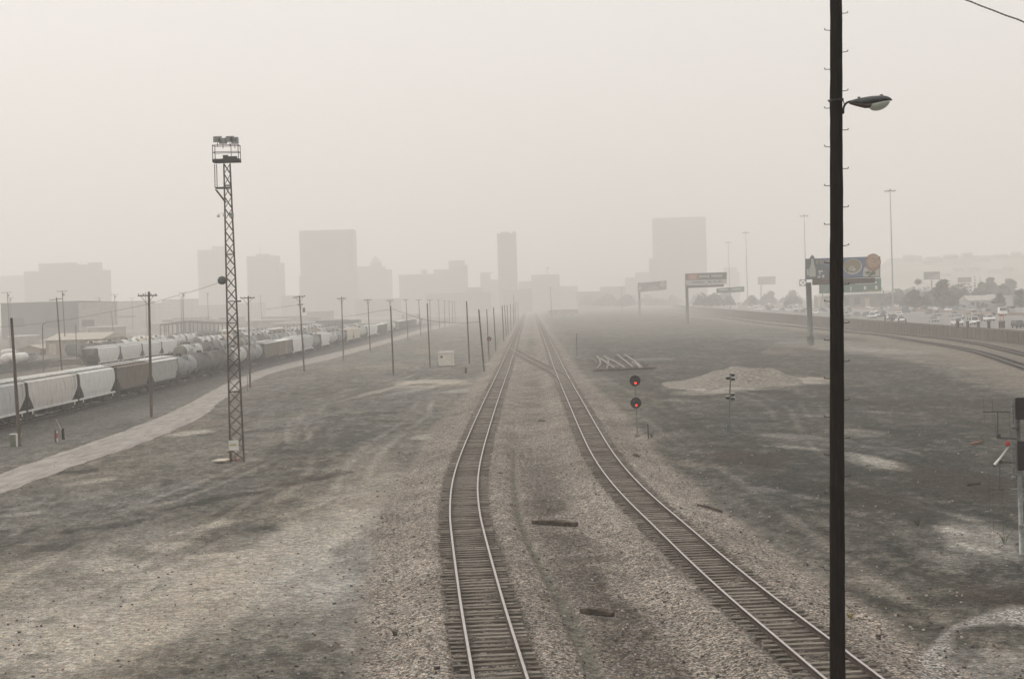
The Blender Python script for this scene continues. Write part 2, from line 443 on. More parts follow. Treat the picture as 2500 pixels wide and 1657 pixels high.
    for cx, cy_, rx, ry, rot, am in [
     (376,1261,50,9,-4,.30),(472,1218,75,8,-12,.30),(490,1283,70,5,-3,.25),(289,1309,60,8,-4,.28),(411,1327,115,9,-3,.25),(560,1275,65,4,-5,.28),(744,1358,60,7,0,.25),(787,1397,60,6,-3,.22),
     (989,1008,45,7,-4,.30),(446,999,60,5,-5,.35),(210,1112,62,5,-8,.28),(52,1187,62,5,-6,.25),(219,1449,110,20,-4,.22),(175,1484,180,13,-2,.25),(87,1415,90,10,-3,.15),(600,1130,80,4,-6,.18),(330,1170,90,5,-8,.15),(690,1180,60,5,-16,.2),(900,1190,40,12,-50,.15),
     (140,1265,62,8,-4,-.10),(569,1231,100,9,-8,-.09),(332,1309,55,4,-4,-.22),(464,1362,45,4,-2,-.25),(717,1108,85,6,-12,-.20),(175,1090,48,5,-3,-.28),(96,1432,52,6,-3,-.25),(87,1515,38,5,0,-.3),(744,1498,52,8,0,-.15),(520,1150,120,5,-10,-.15),(250,1215,130,5,-8,-.15),(640,990,110,4,-6,-.12),(820,960,120,4,-5,-.12),
     (1770,905,60,4,0,-.2),(1850,1035,80,4,4,.3),(1925,1028,60,4,6,.25),(2010,1058,70,5,10,.3),(2045,1075,55,5,12,.3),(1780,1130,60,4,6,.2),(1900,1155,60,5,8,.2),(1600,1040,70,4,4,.12),(2290,1190,60,8,14,-.2),(1700,970,110,4,2,-.12),(1960,930,140,4,4,-.12),(2120,1000,140,6,6,-.12),(2080,955,90,3,4,.14),(1880,960,70,3,2,.14),(2200,1225,40,5,10,.3),(2260,1265,60,6,12,.3),(2180,1315,60,6,10,.25),(1480,905,40,3,0,.15),(1560,925,60,3,0,.15)]:
        c_, s_ = math.cos(R(rot)), math.sin(R(rot))
        du, dv_ = U-cx, V-cy_
        q = np.sqrt(((du*c_+dv_*s_)/rx)**2 + ((-du*s_+dv_*c_)/ry)**2)
        t += 1.15*am*(1-sstep(0.85, 1.08, q+warp2*0.75))
    t = np.where(t < 0.16, 0.16*np.exp((np.minimum(t, 0.16)-0.16)/0.16), t)
    t = np.clip(t, 0, 1)
    # ballast / coarse gravel mask
    wide = (fbm(X*0.5, Y*0.16, 77, 4)-0.5)*3.4
    between = sstep(-1.0, 1.5, X-np.interp(Y, CL[0], CL[1]))*sstep(-1.0, 1.5, np.interp(Y, CR[0], CR[1])-X)*(1-sstep(205, 250, Y))
    # gravel spread narrows with distance
    sp = np.interp(Y, [0, 60, 120, 200, 700], [3.3, 3.3, 3.8, 2.6, 2.3])
    spL = np.interp(Y, [0, 45, 60, 90, 130, 200, 700], [3.2, 3.5, 3.8, 3.6, 3.4, 2.8, 2.3])
    st = np.maximum(1-sstep(0, 1.4, dl+wide*0.45-spL), 1-sstep(0, 1.2, dr+wide*0.45-sp))
    st = np.maximum(st, between*sstep(0.30, 0.48, 0.62+wide*0.12))
    st = np.maximum(st, (1-sstep(0, 1.0, dx+wide*0.2-2.0))*0.6)
    # darker soil showing through between the tracks, near the camera
    hole = np.zeros_like(X)
    for cx, cy_, rx, ry, rot, am in [(1250,1172,62,22,-4,1.0),(1330,1345,85,50,18,1.0),(1350,1292,110,9,-3,0.9),(1420,1420,120,34,28,1.0),(1400,1500,100,50,20,1.0),(1520,1530,150,30,30,0.8),(1420,1560,110,30,0,0.9),(1300,1240,70,14,-4,0.7),
                                     (1245,1100,50,16,0,0.25),(870,1480,70,50,0,0.3)]:
        c_, s_ = math.cos(R(rot)), math.sin(R(rot))
        du, dv_ = U-cx, V-cy_
        q = np.sqrt(((du*c_+dv_*s_)/rx)**2 + ((-du*s_+dv_*c_)/ry)**2)
        hole = np.maximum(hole, am*(1-sstep(0.8, 1.08, q+warp2*0.8)))
    keep = np.minimum(np.clip((dl-2.6)/1.5, 0, 1), np.clip((dr-2.4)/1.5, 0, 1))
    hole = hole*keep*np.clip(0.15+1.35*n2+1.6*(n4-.5), 0, 1)
    # pale gravel ring in the near corner
    q = np.sqrt(((U-2390)/265)**2 + ((V-1560)/165)**2) + warp*0.16
    ringm = (1-sstep(0.95, 1.03, q))*(0.45+0.55*sstep(0.70, 0.84, q+warp*0.3))
    ringm *= (1-0.9*(1-sstep(0.6, 1.1, np.sqrt(((U-2300)/125)**2+((V-1470)/36)**2)+warp*0.4)))
    ringm = ringm*np.clip(0.35+1.1*n4, 0, 1)
    # narrow grey-green silt strip
    sx = np.interp(V, [1040,1100,1180,1240,1300,1360,1420,1500,1568,1700], [1188,1187,1194,1215,1247,1283,1316,1350,1380,1430])
    sw = np.interp(V, [1040,1180,1300,1420,1568], [4,7,9,13,20])
    silt = np.where((V > 1035) & ok, 1-sstep(0.6, 1.5, np.abs(U-sx)/sw + warp*0.7), 0)
    dark = np.array([0.040,0.042,0.036]); dust = np.array([0.425,0.398,0.348]); gravel = np.array([0.322,0.290,0.252]); brown = np.array([0.070,0.062,0.052]); siltc = np.array([0.175,0.168,0.14])
    Z = Z - 0.16*silt
    greyg = np.array([0.40,0.385,0.36])
    tt = t[:, None]
    col = dark*(1-tt) + dust*tt
    warm = (fbm(X*0.15, Y*0.05, 91, 3)-0.5)[:, None]
    col = col*(1+warm*np.array([0.14, 0.02, -0.14]))
    stain = np.zeros_like(X)
    for cx, cy_, rx, ry, rot, am in [(1740,1060,110,22,6,.7),(2240,1120,150,40,12,.7),(2300,1380,120,40,10,.7),(2020,1150,160,18,8,.5),(760,1490,90,14,0,.5),(700,1110,120,10,-12,.5),(1900,1370,60,20,8,.4),(1650,1270,50,20,30,.3)]:
        c_, s_ = math.cos(R(rot)), math.sin(R(rot)); du, dv_ = U-cx, V-cy_
        q = np.sqrt(((du*c_+dv_*s_)/rx)**2 + ((-du*s_+dv_*c_)/ry)**2)
        stain = np.maximum(stain, am*(1-sstep(0.6, 1.1, q+warp2*0.8)))
    stain = stain[:, None]; col = col*(1-stain) + np.array([0.060,0.050,0.041])*(0.7+0.8*n2[:, None])*stain
    g_ = gravel*(0.92+0.5*(n1-0.5)[:, None]+0.7*(n2-0.5)[:, None]+0.45*(n4-0.5)[:, None])
    # dusty pale dirt blends in ballast on the far parts
    col = col*(1-st[:, None]) + g_*st[:, None]
    h2 = (np.clip(sstep(0.50,0.60,c1)*between*0.55+sstep(.54,.60,c3)*between*0.35,0,.7)*keep)[:, None]
    col = col*(1-h2) + np.array([0.14,0.128,0.108])*h2
    hb = brown*(0.8+1.4*n2[:, None]) 
    col = col*(1-hole[:, None]) + hb*hole[:, None]
    st = np.maximum(st*(1-0.15*hole), 0)
    col = col*(1-silt[:, None]) + siltc*silt[:, None]; st = st*(1-silt)
    col = col*(1-ringm[:, None]) + greyg*ringm[:, None]; st = np.maximum(st, ringm)
    st = np.maximum(st, 0.38*sstep(0.40, 0.62, n2)*(1-silt))
    # darker strip where the sleepers lie and below the trains
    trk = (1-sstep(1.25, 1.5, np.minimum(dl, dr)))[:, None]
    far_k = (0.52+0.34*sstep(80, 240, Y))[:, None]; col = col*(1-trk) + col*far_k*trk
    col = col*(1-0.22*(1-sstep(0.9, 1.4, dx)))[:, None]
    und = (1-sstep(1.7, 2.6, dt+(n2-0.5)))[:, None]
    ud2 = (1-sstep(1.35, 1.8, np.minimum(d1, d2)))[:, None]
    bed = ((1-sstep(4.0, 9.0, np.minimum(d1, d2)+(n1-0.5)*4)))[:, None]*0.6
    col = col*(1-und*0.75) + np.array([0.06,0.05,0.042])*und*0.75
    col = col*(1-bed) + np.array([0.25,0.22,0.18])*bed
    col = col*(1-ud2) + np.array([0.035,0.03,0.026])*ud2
    # grey gravel shoulder on the yard side of the near train
    sh = np.where(Y > 60, (1-sstep(3.0, 7.0, np.abs(X-TRAIN_X[0]-4.0)+(n1-0.5)*3)), 0)[:, None]
    col = col*(1-0.6*sh) + np.array([0.135,0.135,0.125])*0.6*sh
    col = np.clip(col, 0.01, 0.6)
    # faint wheel ruts and hummocks away from the track
    Z = Z + np.where((Z < 0.01) & (Y < 300) & (X > -30), (fbm(X*0.35, Y*0.15, 5, 4)-0.5)*0.10*sstep(3.5, 7, np.minimum(np.minimum(dl, dr), dx))*sstep(-30, -22, X), 0)
    verts = np.stack([X, Y, Z], 1)
    idx = np.arange(nr*na).reshape(nr, na)
    a = idx[:-1, :]; b = idx[1:, :]
    a2 = np.roll(a, -1, 1); b2 = np.roll(b, -1, 1)
    quads = np.stack([a, b, b2, a2], -1).reshape(-1, 4)
    me = bpy.data.meshes.new('ground')
    me.vertices.add(len(verts)); me.vertices.foreach_set('co', verts.ravel())
    me.loops.add(quads.size); me.loops.foreach_set('vertex_index', quads.ravel().astype(np.int32))
    me.polygons.add(len(quads))
    me.polygons.foreach_set('loop_start', np.arange(0, quads.size, 4, dtype=np.int32))
    me.polygons.foreach_set('loop_total', np.full(len(quads), 4, dtype=np.int32))
    me.update(calc_edges=True); me.validate()
    me.polygons.foreach_set('use_smooth', np.ones(len(quads), dtype=bool))
    ca = me.color_attributes.new('soil', 'FLOAT_COLOR', 'POINT')
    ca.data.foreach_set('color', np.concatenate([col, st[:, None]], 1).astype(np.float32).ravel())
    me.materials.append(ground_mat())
    o = bpy.data.objects.new('ground', me); COL.objects.link(o)
    tag(o, kind='structure')
    return o
def ground_mat():
    ma = bpy.data.materials.new('yard_soil'); ma.use_nodes = True
    n = ma.node_tree; nd = n.nodes; lk = n.links.new
    b = nd['Principled BSDF']; b.inputs['Roughness'].default_value = 0.95; b.inputs['Specular IOR Level'].default_value = 0.06
    at = nd.new('ShaderNodeVertexColor'); at.layer_name = 'soil'
    tc = nd.new('ShaderNodeTexCoord')
    def noise(sc, det=6, rough=0.6, stretch=None):
        x = nd.new('ShaderNodeTexNoise'); x.inputs['Scale'].default_value = sc; x.inputs['Detail'].default_value = det; x.inputs['Roughness'].default_value = rough
        if stretch:
            mp = nd.new('ShaderNodeMapping'); mp.inputs['Scale'].default_value = stretch; lk(tc.outputs['Object'], mp.inputs[0]); lk(mp.outputs[0], x.inputs['Vector'])
        else: lk(tc.outputs['Object'], x.inputs['Vector'])
        return x
    def rng(src, a, b_, c, d):
        x = nd.new('ShaderNodeMapRange'); x.inputs['From Min'].default_value = a; x.inputs['From Max'].default_value = b_; x.inputs['To Min'].default_value = c; x.inputs['To Max'].default_value = d
        lk(src, x.inputs['Value']); return x.outputs[0]
    def mul(a, b_):
        x = nd.new('ShaderNodeMath'); x.operation = 'MULTIPLY'; lk(a, x.inputs[0]); lk(b_, x.inputs[1]); return x.outputs[0]
    # soil: three scales of mottling
    s1 = rng(noise(1.6, 8, 0.7).outputs['Fac'], 0.33, 0.67, 0.66, 1.34)
    s2 = rng(noise(6.0, 6, 0.7).outputs['Fac'], 0.33, 0.67, 0.60, 1.42)
    s3 = rng(noise(20.0, 3, 0.7).outputs['Fac'], 0.35, 0.65, 0.45, 1.58)
    s4 = rng(noise(3.4, 5, 0.7).outputs['Fac'], 0.37, 0.63, 0.68, 1.34)
    vs_ = nd.new('ShaderNodeTexVoronoi'); vs_.inputs['Scale'].default_value = 5.0; lk(tc.outputs['Object'], vs_.inputs['Vector'])
    sv = nd.new('ShaderNodeSeparateColor'); lk(vs_.outputs['Color'], sv.inputs[0])
    soil_f = mul(mul(mul(mul(s1, s2), s3), s4), rng(sv.outputs[0], 0.0, 1.0, 0.78, 1.25))
    # stones: random brightness per stone, dark gaps
    vo = nd.new('ShaderNodeTexVoronoi'); vo.inputs['Scale'].default_value = 13.0; vo.inputs['Randomness'].default_value = 1.0
    lk(tc.outputs['Object'], vo.inputs['Vector'])
    sx = nd.new('ShaderNodeSeparateColor'); lk(vo.outputs['Color'], sx.inputs[0])
    g1 = rng(sx.outputs[0], 0.0, 1.0, 0.25, 1.95)
    g2 = rng(vo.outputs['Distance'], 0.35, 0.75, 1.0, 0.35)
    g3 = rng(noise(3.2, 7, 0.72).outputs['Fac'], 0.34, 0.66, 0.48, 1.5)
    stone_f = mul(mul(g1, g2), g3)
    mx = nd.new('ShaderNodeMix'); mx.data_type = 'FLOAT'
    lk(at.outputs['Alpha'], mx.inputs[0]); lk(soil_f, mx.inputs[2]); lk(stone_f, mx.inputs[3])
    # tint between warm and grey stones
    tn = nd.new('ShaderNodeMixRGB'); tn.inputs[1].default_value = (1.08,0.98,0.90,1); tn.inputs[2].default_value = (0.92,0.99,1.05,1)
    lk(sx.outputs[1], tn.inputs[0])
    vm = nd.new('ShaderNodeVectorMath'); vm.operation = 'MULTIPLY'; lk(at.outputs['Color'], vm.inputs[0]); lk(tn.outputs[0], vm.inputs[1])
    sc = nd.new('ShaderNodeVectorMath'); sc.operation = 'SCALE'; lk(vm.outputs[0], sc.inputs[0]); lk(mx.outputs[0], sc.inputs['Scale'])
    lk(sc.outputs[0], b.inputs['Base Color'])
    bp = nd.new('ShaderNodeBump'); bp.inputs['Strength'].default_value = 0.7; bp.inputs['Distance'].default_value = 0.06
    lk(mx.outputs[0], bp.inputs['Height']); lk(bp.outputs[0], b.inputs['Normal'])
    return ma
ground()

# ------------------------------------------------------------------ service road and freeway sheets
def strip(name, a, b, z, ma, kind='structure', n=240):
    def res(pl):
        pl = [Vector(p) for p in pl]
        # resample by distance fraction
        d = [0]
        for i in range(1, len(pl)): d.append(d[-1]+(pl[i]-pl[i-1]).length)
        return pl, np.array(d)/d[-1]
    A, da = res(a); B, db = res(b)
    mb = MB(); ts = np.linspace(0, 1, n)**1.6
    vs = []
    for t in ts:
        for (Q, dq) in ((A, da), (B, db)):
            vs.append((np.interp(t, dq, [q.x for q in Q]), np.interp(t, dq, [q.y for q in Q]), np.interp(t, dq, [q.z for q in Q])+z))
    mb.add(vs, [(2*i, 2*i+1, 2*i+3, 2*i+2) for i in range(n-1)])
    o = mb.build(name, ma)
    return tag(o, kind=kind)
M_road = mat('service_road_dirt', (0.275,0.254,0.228), 0.95, 0.25, 1.2, (0.22,0.204,0.184), stretch=(1.2,0.25,1), bump=0.3, thr=0.48)
ru = [(-400,1290),(-200,1228),(0,1158.6),(107,1119),(214,1082),(321,1046),(420,1006),(465,984),(515,955),(555,935),(620,908),(686,890),(820,860),(900,840),(955,825),(1032,802),(1086,790),(1150,777)]
rl = [(-400,1390),(-200,1295),(0,1204),(125,1160),(179,1137),(268,1110),(357,1079),(420,1053),(490,1021),(523,996),(536,975),(552,958),(590,939),(620,925),(686,904),(820,874),(900,851),(955,835),(1032,811),(1086,798),(1150,784)]
def smooth_edge(pl, n=90):
    W_ = [G(*p) for p in pl]
    ys = np.array([p.y for p in W_]); xs = np.array([p.x for p in W_])
    o_ = np.argsort(ys); ys = ys[o_]; xs = xs[o_]
    yy = np.geomspace(ys[0], ys[-1], n); xx = np.interp(yy, ys, xs)
    k = np.array([1,2,3,2,1])/9.0
    xs2 = np.convolve(np.pad(xx, 2, 'edge'), k, 'valid')
    return [(a, b, 0.0) for a, b in zip(xs2, yy)]
ea, eb = smooth_edge(ru), smooth_edge(rl)
yy = np.geomspace(max(ea[0][1], eb[0][1]), min(ea[-1][1], eb[-1][1]), 900)
mb = MB(); vs = []
for y in yy:
    xa = np.interp(y, [p[1] for p in ea], [p[0] for p in ea]); xb = np.interp(y, [p[1] for p in eb], [p[0] for p in eb])
    j = float(fbm(np.array([y*0.35]), np.array([3.3]), 5, 5, .7)[0]-0.5)*0.8; j2 = float(fbm(np.array([y*0.35]), np.array([9.3]), 15, 5, .7)[0]-0.5)*0.9
    xb = max(xb, xa+3.6)
    vs += [(xa-j, y, 0.02), (xb+j2, y, 0.02)]
mb.add(vs, [(2*i, 2*i+1, 2*i+3, 2*i+2) for i in range(len(yy)-1)])
tag(mb.build('service_road', M_road), kind='structure')

WALL = [(90,60),(92,120),(96,200),(100,278),(109,548),(141,1123),(190,1700),(260,2400)]
def wx(y, off=0.0): return float(np.interp(y, [p[1] for p in WALL], [p[0] for p in WALL])) + off
def wz(y): return float(np.interp(y, [0,278,548,1123,2400], [2.7,2.7,3.4,4.4,4.6]))
def fz(y): return wz(y) - 0.7      # freeway deck height
wy = list(np.linspace(60, 600, 28)) + list(np.linspace(640, 2400, 30))
M_asph = mat('freeway_asphalt', (0.21,0.205,0.195), 0.9, 0.12, 0.4, (0.17,0.165,0.16), stretch=(1,0.08,1))
mb = MB(); vs = []
offs = [1.0, 2.2, 50, 51, 108, 150, 260]
for y in wy:
    for q in offs: vs.append((wx(y, q), y, fz(y)))
nO = len(offs)
mb.add(vs, [(i*nO+k, i*nO+k+1, (i+1)*nO+k+1, (i+1)*nO+k) for i in range(len(wy)-1) for k in range(nO-2)])
tag(mb.build('freeway', M_asph), kind='structure')
# embankment land beyond the freeway
mb = MB(); vs = []
for y in wy: vs += [(wx(y, 149.5), y, fz(y)-0.02), (wx(y, 900), y, fz(y)+6)]
mb.add(vs, [(2*i, 2*i+1, 2*i+3, 2*i+2) for i in range(len(wy)-1)])
tag(mb.build('roadside_land', mat('roadside_soil', (0.17,0.155,0.125), 0.95, 0.35, 0.12, (0.09,0.1,0.07))), kind='structure')
# painted lane lines
M_line = mat('lane_paint', (0.5,0.49,0.46), 0.8, 0.2, 2)
mb = MB()
for q in (8, 15.5, 23, 30.5, 38, 45.5, 60, 67.5, 75, 82.5, 90):
    y = 150.0
    while y < 1000:
        if q in (8, 45.5, 60, 90): L_ = 12; st_ = 12
        else: L_ = 3.5; st_ = 12
        mb.add([(wx(y, q), y, fz(y)+0.02), (wx(y, q+0.3), y, fz(y)+0.02), (wx(y+L_, q+0.3), y+L_, fz(y+L_)+0.02), (wx(y+L_, q), y+L_, fz(y+L_)+0.02)], [(0,1,2,3)])
        y += st_
tag(mb.build('lane_markings', M_line), kind='structure')

# retaining wall
M_wall = mat('brown_concrete_wall', (0.085,0.073,0.055), 0.9, 0.25, 0.5, (0.11,0.09,0.068), stretch=(1,1,0.3))
rw = thing('retaining_wall', 'long brown ribbed retaining wall carrying the freeway above the curving side tracks', 'wall', (wx(278), 278, 0))
mb = MB()
for i in range(len(wy)-1):
    y0, y1 = wy[i], wy[i+1]
    x0, x1 = wx(y0)-rw.location.x, wx(y1)-rw.location.x
    Y0, Y1 = y0-278, y1-278
    mb.add([(x0,Y0,0),(x1,Y1,0),(x1,Y1,wz(y1)-.35),(x0,Y0,wz(y0)-.35),(x0+1,Y0,0),(x1+1,Y1,0),(x1+1,Y1,wz(y1)-.35),(x0+1,Y0,wz(y0)-.35)],
           [(0,3,2,1),(3,7,6,2),(4,5,6,7)])
mb.build('wall_panel', M_wall, rw)
mb = MB(); y = 150.0
while y < 900:
    mb.cbox((wx(y)-rw.location.x-0.04, y-278, (wz(y)-.36)/2), (0.12, 0.35, wz(y)-.36))
    y += 3.2
mb.build('wall_ribs', M_wall, rw)['kind'] = 'stuff'
mb = MB()
for i in range(len(wy)-1):
    y0, y1 = wy[i], wy[i+1]
    x0, x1 = wx(y0)-rw.location.x, wx(y1)-rw.location.x
    Y0, Y1 = y0-278, y1-278
    a, b = wz(y0)-.35, wz(y1)-.35
    mb.add([(x0-.1,Y0,a),(x1-.1,Y1,b),(x1-.1,Y1,b+.35),(x0-.1,Y0,a+.35),(x0+.5,Y0,a),(x1+.5,Y1,b),(x1+.5,Y1,b+.35),(x0+.5,Y0,a+.35)],
           [(0,3,2,1),(3,7,6,2),(4,5,6,7),(0,1,5,4)])
mb.build('wall_cap', mat('wall_coping', (0.15,0.135,0.11), 0.9, 0.2, 0.6), rw)
# median barrier
md = MB()
for i in range(len(wy)-1):
    y0, y1 = wy[i], wy[i+1]
    x0, x1 = wx(y0, 53), wx(y1, 53)
    a, b = fz(y0), fz(y1)
    md.add([(x0,y0,a),(x1,y1,b),(x1+.15,y1,b+.85),(x0+.15,y0,a+.85),(x0+.6,y0,a),(x1+.6,y1,b),(x1+.45,y1,b+.85),(x0+.45,y0,a+.85)],
           [(0,3,2,1),(3,7,6,2),(4,5,6,7)])
tag(md.build('median_barrier', mat('barrier_concrete', (0.23,0.18,0.15), 0.9, 0.2, 0.5)), 'low reddish brown barrier dividing the two directions of freeway traffic', 'barrier')
gr = thing('guard_rail', 'long low guard rail along the far edge of the freeway', 'guard rail', (wx(500,104), 500, fz(500)))
mb = MB(); mp = MB()
for i in range(len(wy)-1):
    y0, y1 = wy[i], wy[i+1]
    if y0 < 380 or y0 > 1200: continue
    mb.add([(wx(y0,104)-gr.location.x, y0-500, fz(y0)-fz(500)+.5), (wx(y1,104)-gr.location.x, y1-500, fz(y1)-fz(500)+.5), (wx(y1,104)-gr.location.x, y1-500, fz(y1)-fz(500)+.95), (wx(y0,104)-gr.location.x, y0-500, fz(y0)-fz(500)+.95)], [(0,1,2,3)])
    for q in range(5):
        y = y0+(y1-y0)*q/5
        mp.cbox((wx(y,104)-gr.location.x+.1, y-500, fz(y)-fz(500)+.35), (.15,.15,.75))
mb.build('rail_beam', M_gsteel, gr); mp.build('rail_posts', M_gsteel, gr)['kind'] = 'stuff'

# ------------------------------------------------------------------ railway tracks
TIE = MB().box(-1.25, 1.25, -0.115, 0.115, 0.19, 0.36)
tie_mesh = TIE.mesh('sleeper', M_tie)
tie_mesh2 = TIE.mesh('sleeper_dusty', M_tie2)
def track(label, c, y0, y1, gauge=1.50, ind=100, step=0.56, near=True, name='railway_track', ties=True, dark=False, topm=None, pale=False):
    ys = [y0]
    while ys[-1] < y1: ys.append(ys[-1]+max(0.7, ys[-1]*0.008))
    X = np.interp(ys, c[0], c[1]); sl_ = np.gradient(X, ys)
    base = Vector((float(X[0]), ys[0], 0))
    root = thing(name, label, 'railway track', base, group='railway tracks of the yard')
    prof = [(-0.075,0.37),(-0.075,0.385),(-0.012,0.40),(-0.012,0.485),(-0.044,0.49),(-0.044,0.527),(-0.036,0.534),(0.036,0.534),(0.044,0.527),(0.044,0.49),(0.012,0.485),(0.012,0.40),(0.075,0.385),(0.075,0.37)]
    for sgn in (-1, 1):
        vs = []; 
        for x, y, s in zip(X, ys, sl_):
            nrm = Vector((1, -s, 0)).normalized(); p = Vector((x, y, 0)) - base + nrm*(sgn*gauge/2)
            for (u, z) in prof: vs.append(p + nrm*u + Vector((0, 0, z)))
        n = len(prof); mb = MB(); fs = []; mi = []
        for i in range(len(ys)-1):
            for k in range(n-1):
                fs.append((i*n+k, i*n+k+1, (i+1)*n+k+1, (i+1)*n+k)); mi.append(1 if k in (5, 6, 7) else 0)
        mb.add(vs, fs); mb.mi = mi
        mb.build('rail', [M_railside, topm or M_railtop], root)
    if not ties: return root
    # sleepers by arc length
    yv, k, rest = y0, 0, MB()
    rnd = random.Random(len(label))
    while yv < y1:
        x = float(np.interp(yv, c[0], c[1])); s = float(np.interp(yv+1, c[0], c[1]) - np.interp(yv-1, c[0], c[1]))/2
        a = -math.atan(s)
        ex = rnd.choice((0,0,0,0,0.12,-0.1))+rnd.uniform(-.05,.05)
        off = Vector((math.cos(a), math.sin(a), 0))*ex
        loc = Vector((x, yv, rnd.uniform(-0.02, 0.012))) - base + off
        if yv >= near and k < ind:
            link('sleeper', tie_mesh if rnd.random() < .6 else tie_mesh2, root, loc, a+rnd.uniform(-.02,.02)); k += 1
        else:
            rest.cbox(loc+Vector((0,0,0.28)), (2.6, 0.23, 0.18), a+rnd.uniform(-.01,.01), m=(2 if rnd.random() < min(.9, max(0, (yv-80)/160)) else 0 if rnd.random() < .6 else 1))
        yv += step/math.sqrt(1+s*s)*rnd.uniform(.95, 1.05)
        if yv > 420: step = 1.2
    o = rest.build('sleepers', [M_dtie, M_dtie, M_dtie] if dark else [M_tie2, M_tie2, M_ftie] if pale else [M_tie, M_tie2, M_ftie], root); o['kind'] = 'stuff'
    return root
track('main railway track curving in front of the camera and running straight into the dust', CL, 12, 1600, near=38.5)
track('second railway track sweeping past the foot of the dark climbing pole towards the signal', CR, 12, 1500, near=38.5)
track('short crossover track linking the two main tracks just past the twin red signal', CX, CX[0][0], CX[0][-1], ind=0, near=0, pale=True, topm=M_prail)
track('inner of the two curving side tracks below the brown freeway wall', CS1, 130, 1200, ind=0, step=0.7, near=0, dark=True)
track('outer side track running closest to the foot of the brown freeway wall', CS2, 170, 1200, ind=0, step=0.7, near=0, dark=True)
for i, tx in enumerate(TRAIN_X):
    yy_ = np.arange(60, 1400, 5.0)
    track(['yard track under the nearest freight train', 'yard track under the middle row of tank wagons', 'yard track under the row of pale hoppers behind the nearest train', 'farthest yard track with a few standing wagons'][i],
          (yy_, np.full_like(yy_, tx)), 70 if i < 1 else 240, 1250, ind=0, near=0, ties=False)
track('yard track with nothing on it beside the crates behind the nearest train', (np.arange(60, 1400, 5.0), np.full(268, -116.0)), 200, 900, ind=0, near=0, ties=False)

# ------------------------------------------------------------------ freight wagons
def paint(name, col, rust=(0.20,0.12,0.07), thr=0.62, var=0.16):
    return mat(name, col, 0.75, var, 1.3, rust, stretch=(1.0,1.5,0.45), thr=thr)
PAINT = {
 'grey': paint('grey_wagon_paint', (0.46,0.475,0.46)), 'pink': paint('faded_pink_grey_paint', (0.57,0.55,0.52), (0.34,0.27,0.21), 0.58, 0.16),
 'pale': paint('pale_grey_wagon_paint', (0.62,0.635,0.605), (0.33,0.31,0.28), 0.62), 'brown': paint('brown_wagon_paint', (0.155,0.12,0.10), (0.22,0.18,0.15), 0.58),
 'white': paint('white_wagon_paint', (0.66,0.67,0.645), (0.38,0.36,0.33), 0.6), 'blue': paint('blue_grey_tank_paint', (0.27,0.285,0.285), (0.12,0.11,0.10), 0.58),
 'dark': paint('dark_tank_paint', (0.10,0.10,0.092), (0.14,0.12,0.10), 0.55), 'tan': paint('tan_wagon_paint', (0.24,0.21,0.175), (0.30,0.27,0.23), 0.6),
 'cream': paint('cream_wagon_paint', (0.58,0.52,0.42), (0.42,0.36,0.28), 0.62), 'olive': paint('olive_wagon_paint', (0.12,0.125,0.09), (0.16,0.14,0.1), 0.58),
}
M_grimeshade = mat('grimy_shaded_end_sheet', (0.17,0.16,0.135), 0.9, 0.3, 1.2, (0.10,0.085,0.07), stretch=(1,1,.4))  # wagon ends: dirt, plus the shade on the end faces painted into the colour
PNAME = {'grey':'light grey','pink':'rust-streaked pinkish grey','pale':'pale grey','brown':'brown','white':'off-white','blue':'blue-grey','dark':'dark','tan':'tan','cream':'cream','olive':'olive'}
CACHE = {}
def cached(key, fn, mats, smooth=False):
    k = (key, tuple(m_.name for m_ in mats))
    if k not in CACHE: CACHE[k] = fn().mesh(key if isinstance(key, str) else str(key[0]), mats, smooth)
    return CACHE[k]
def m_wheel():
    return MB().lathe([(0.10,-0.07),(0.43,-0.07),(0.46,-0.03),(0.46,0.05),(0.12,0.07)], 18, 0, 'X')
def m_bogie(full):
    b = MB()
    for sx in (-1, 1):
        x = sx*1.02
        b.prism([(x-.07,-1.25,.38),(x-.07,-0.85,.30),(x-.07,-.45,.34),(x-.07,.45,.34),(x-.07,.85,.30),(x-.07,1.25,.38),(x-.07,1.2,.62),(x-.07,.5,.82),(x-.07,-.5,.82),(x-.07,-1.2,.62)], (.14,0,0))
        b.box(x-.1, x+.1, -.3, .3, .28, .62)
    b.box(-1.0, 1.0, -.22, .22, .55, .92)
    for y in (-.88, .88):
        b.cyl((-.75,y,.46), (.75,y,.46), .08, n=8)
        if full:
            for sx in (-1, 1): b.lathe([(0.10,-0.07),(0.43,-0.07),(0.46,-0.03),(0.46,0.05),(0.12,0.07)], 14, 0, 'X', (sx*.76, y, .46))
    return b
def side_w(z): return 1.60 - 0.16*abs((z-2.7)/1.5)**3
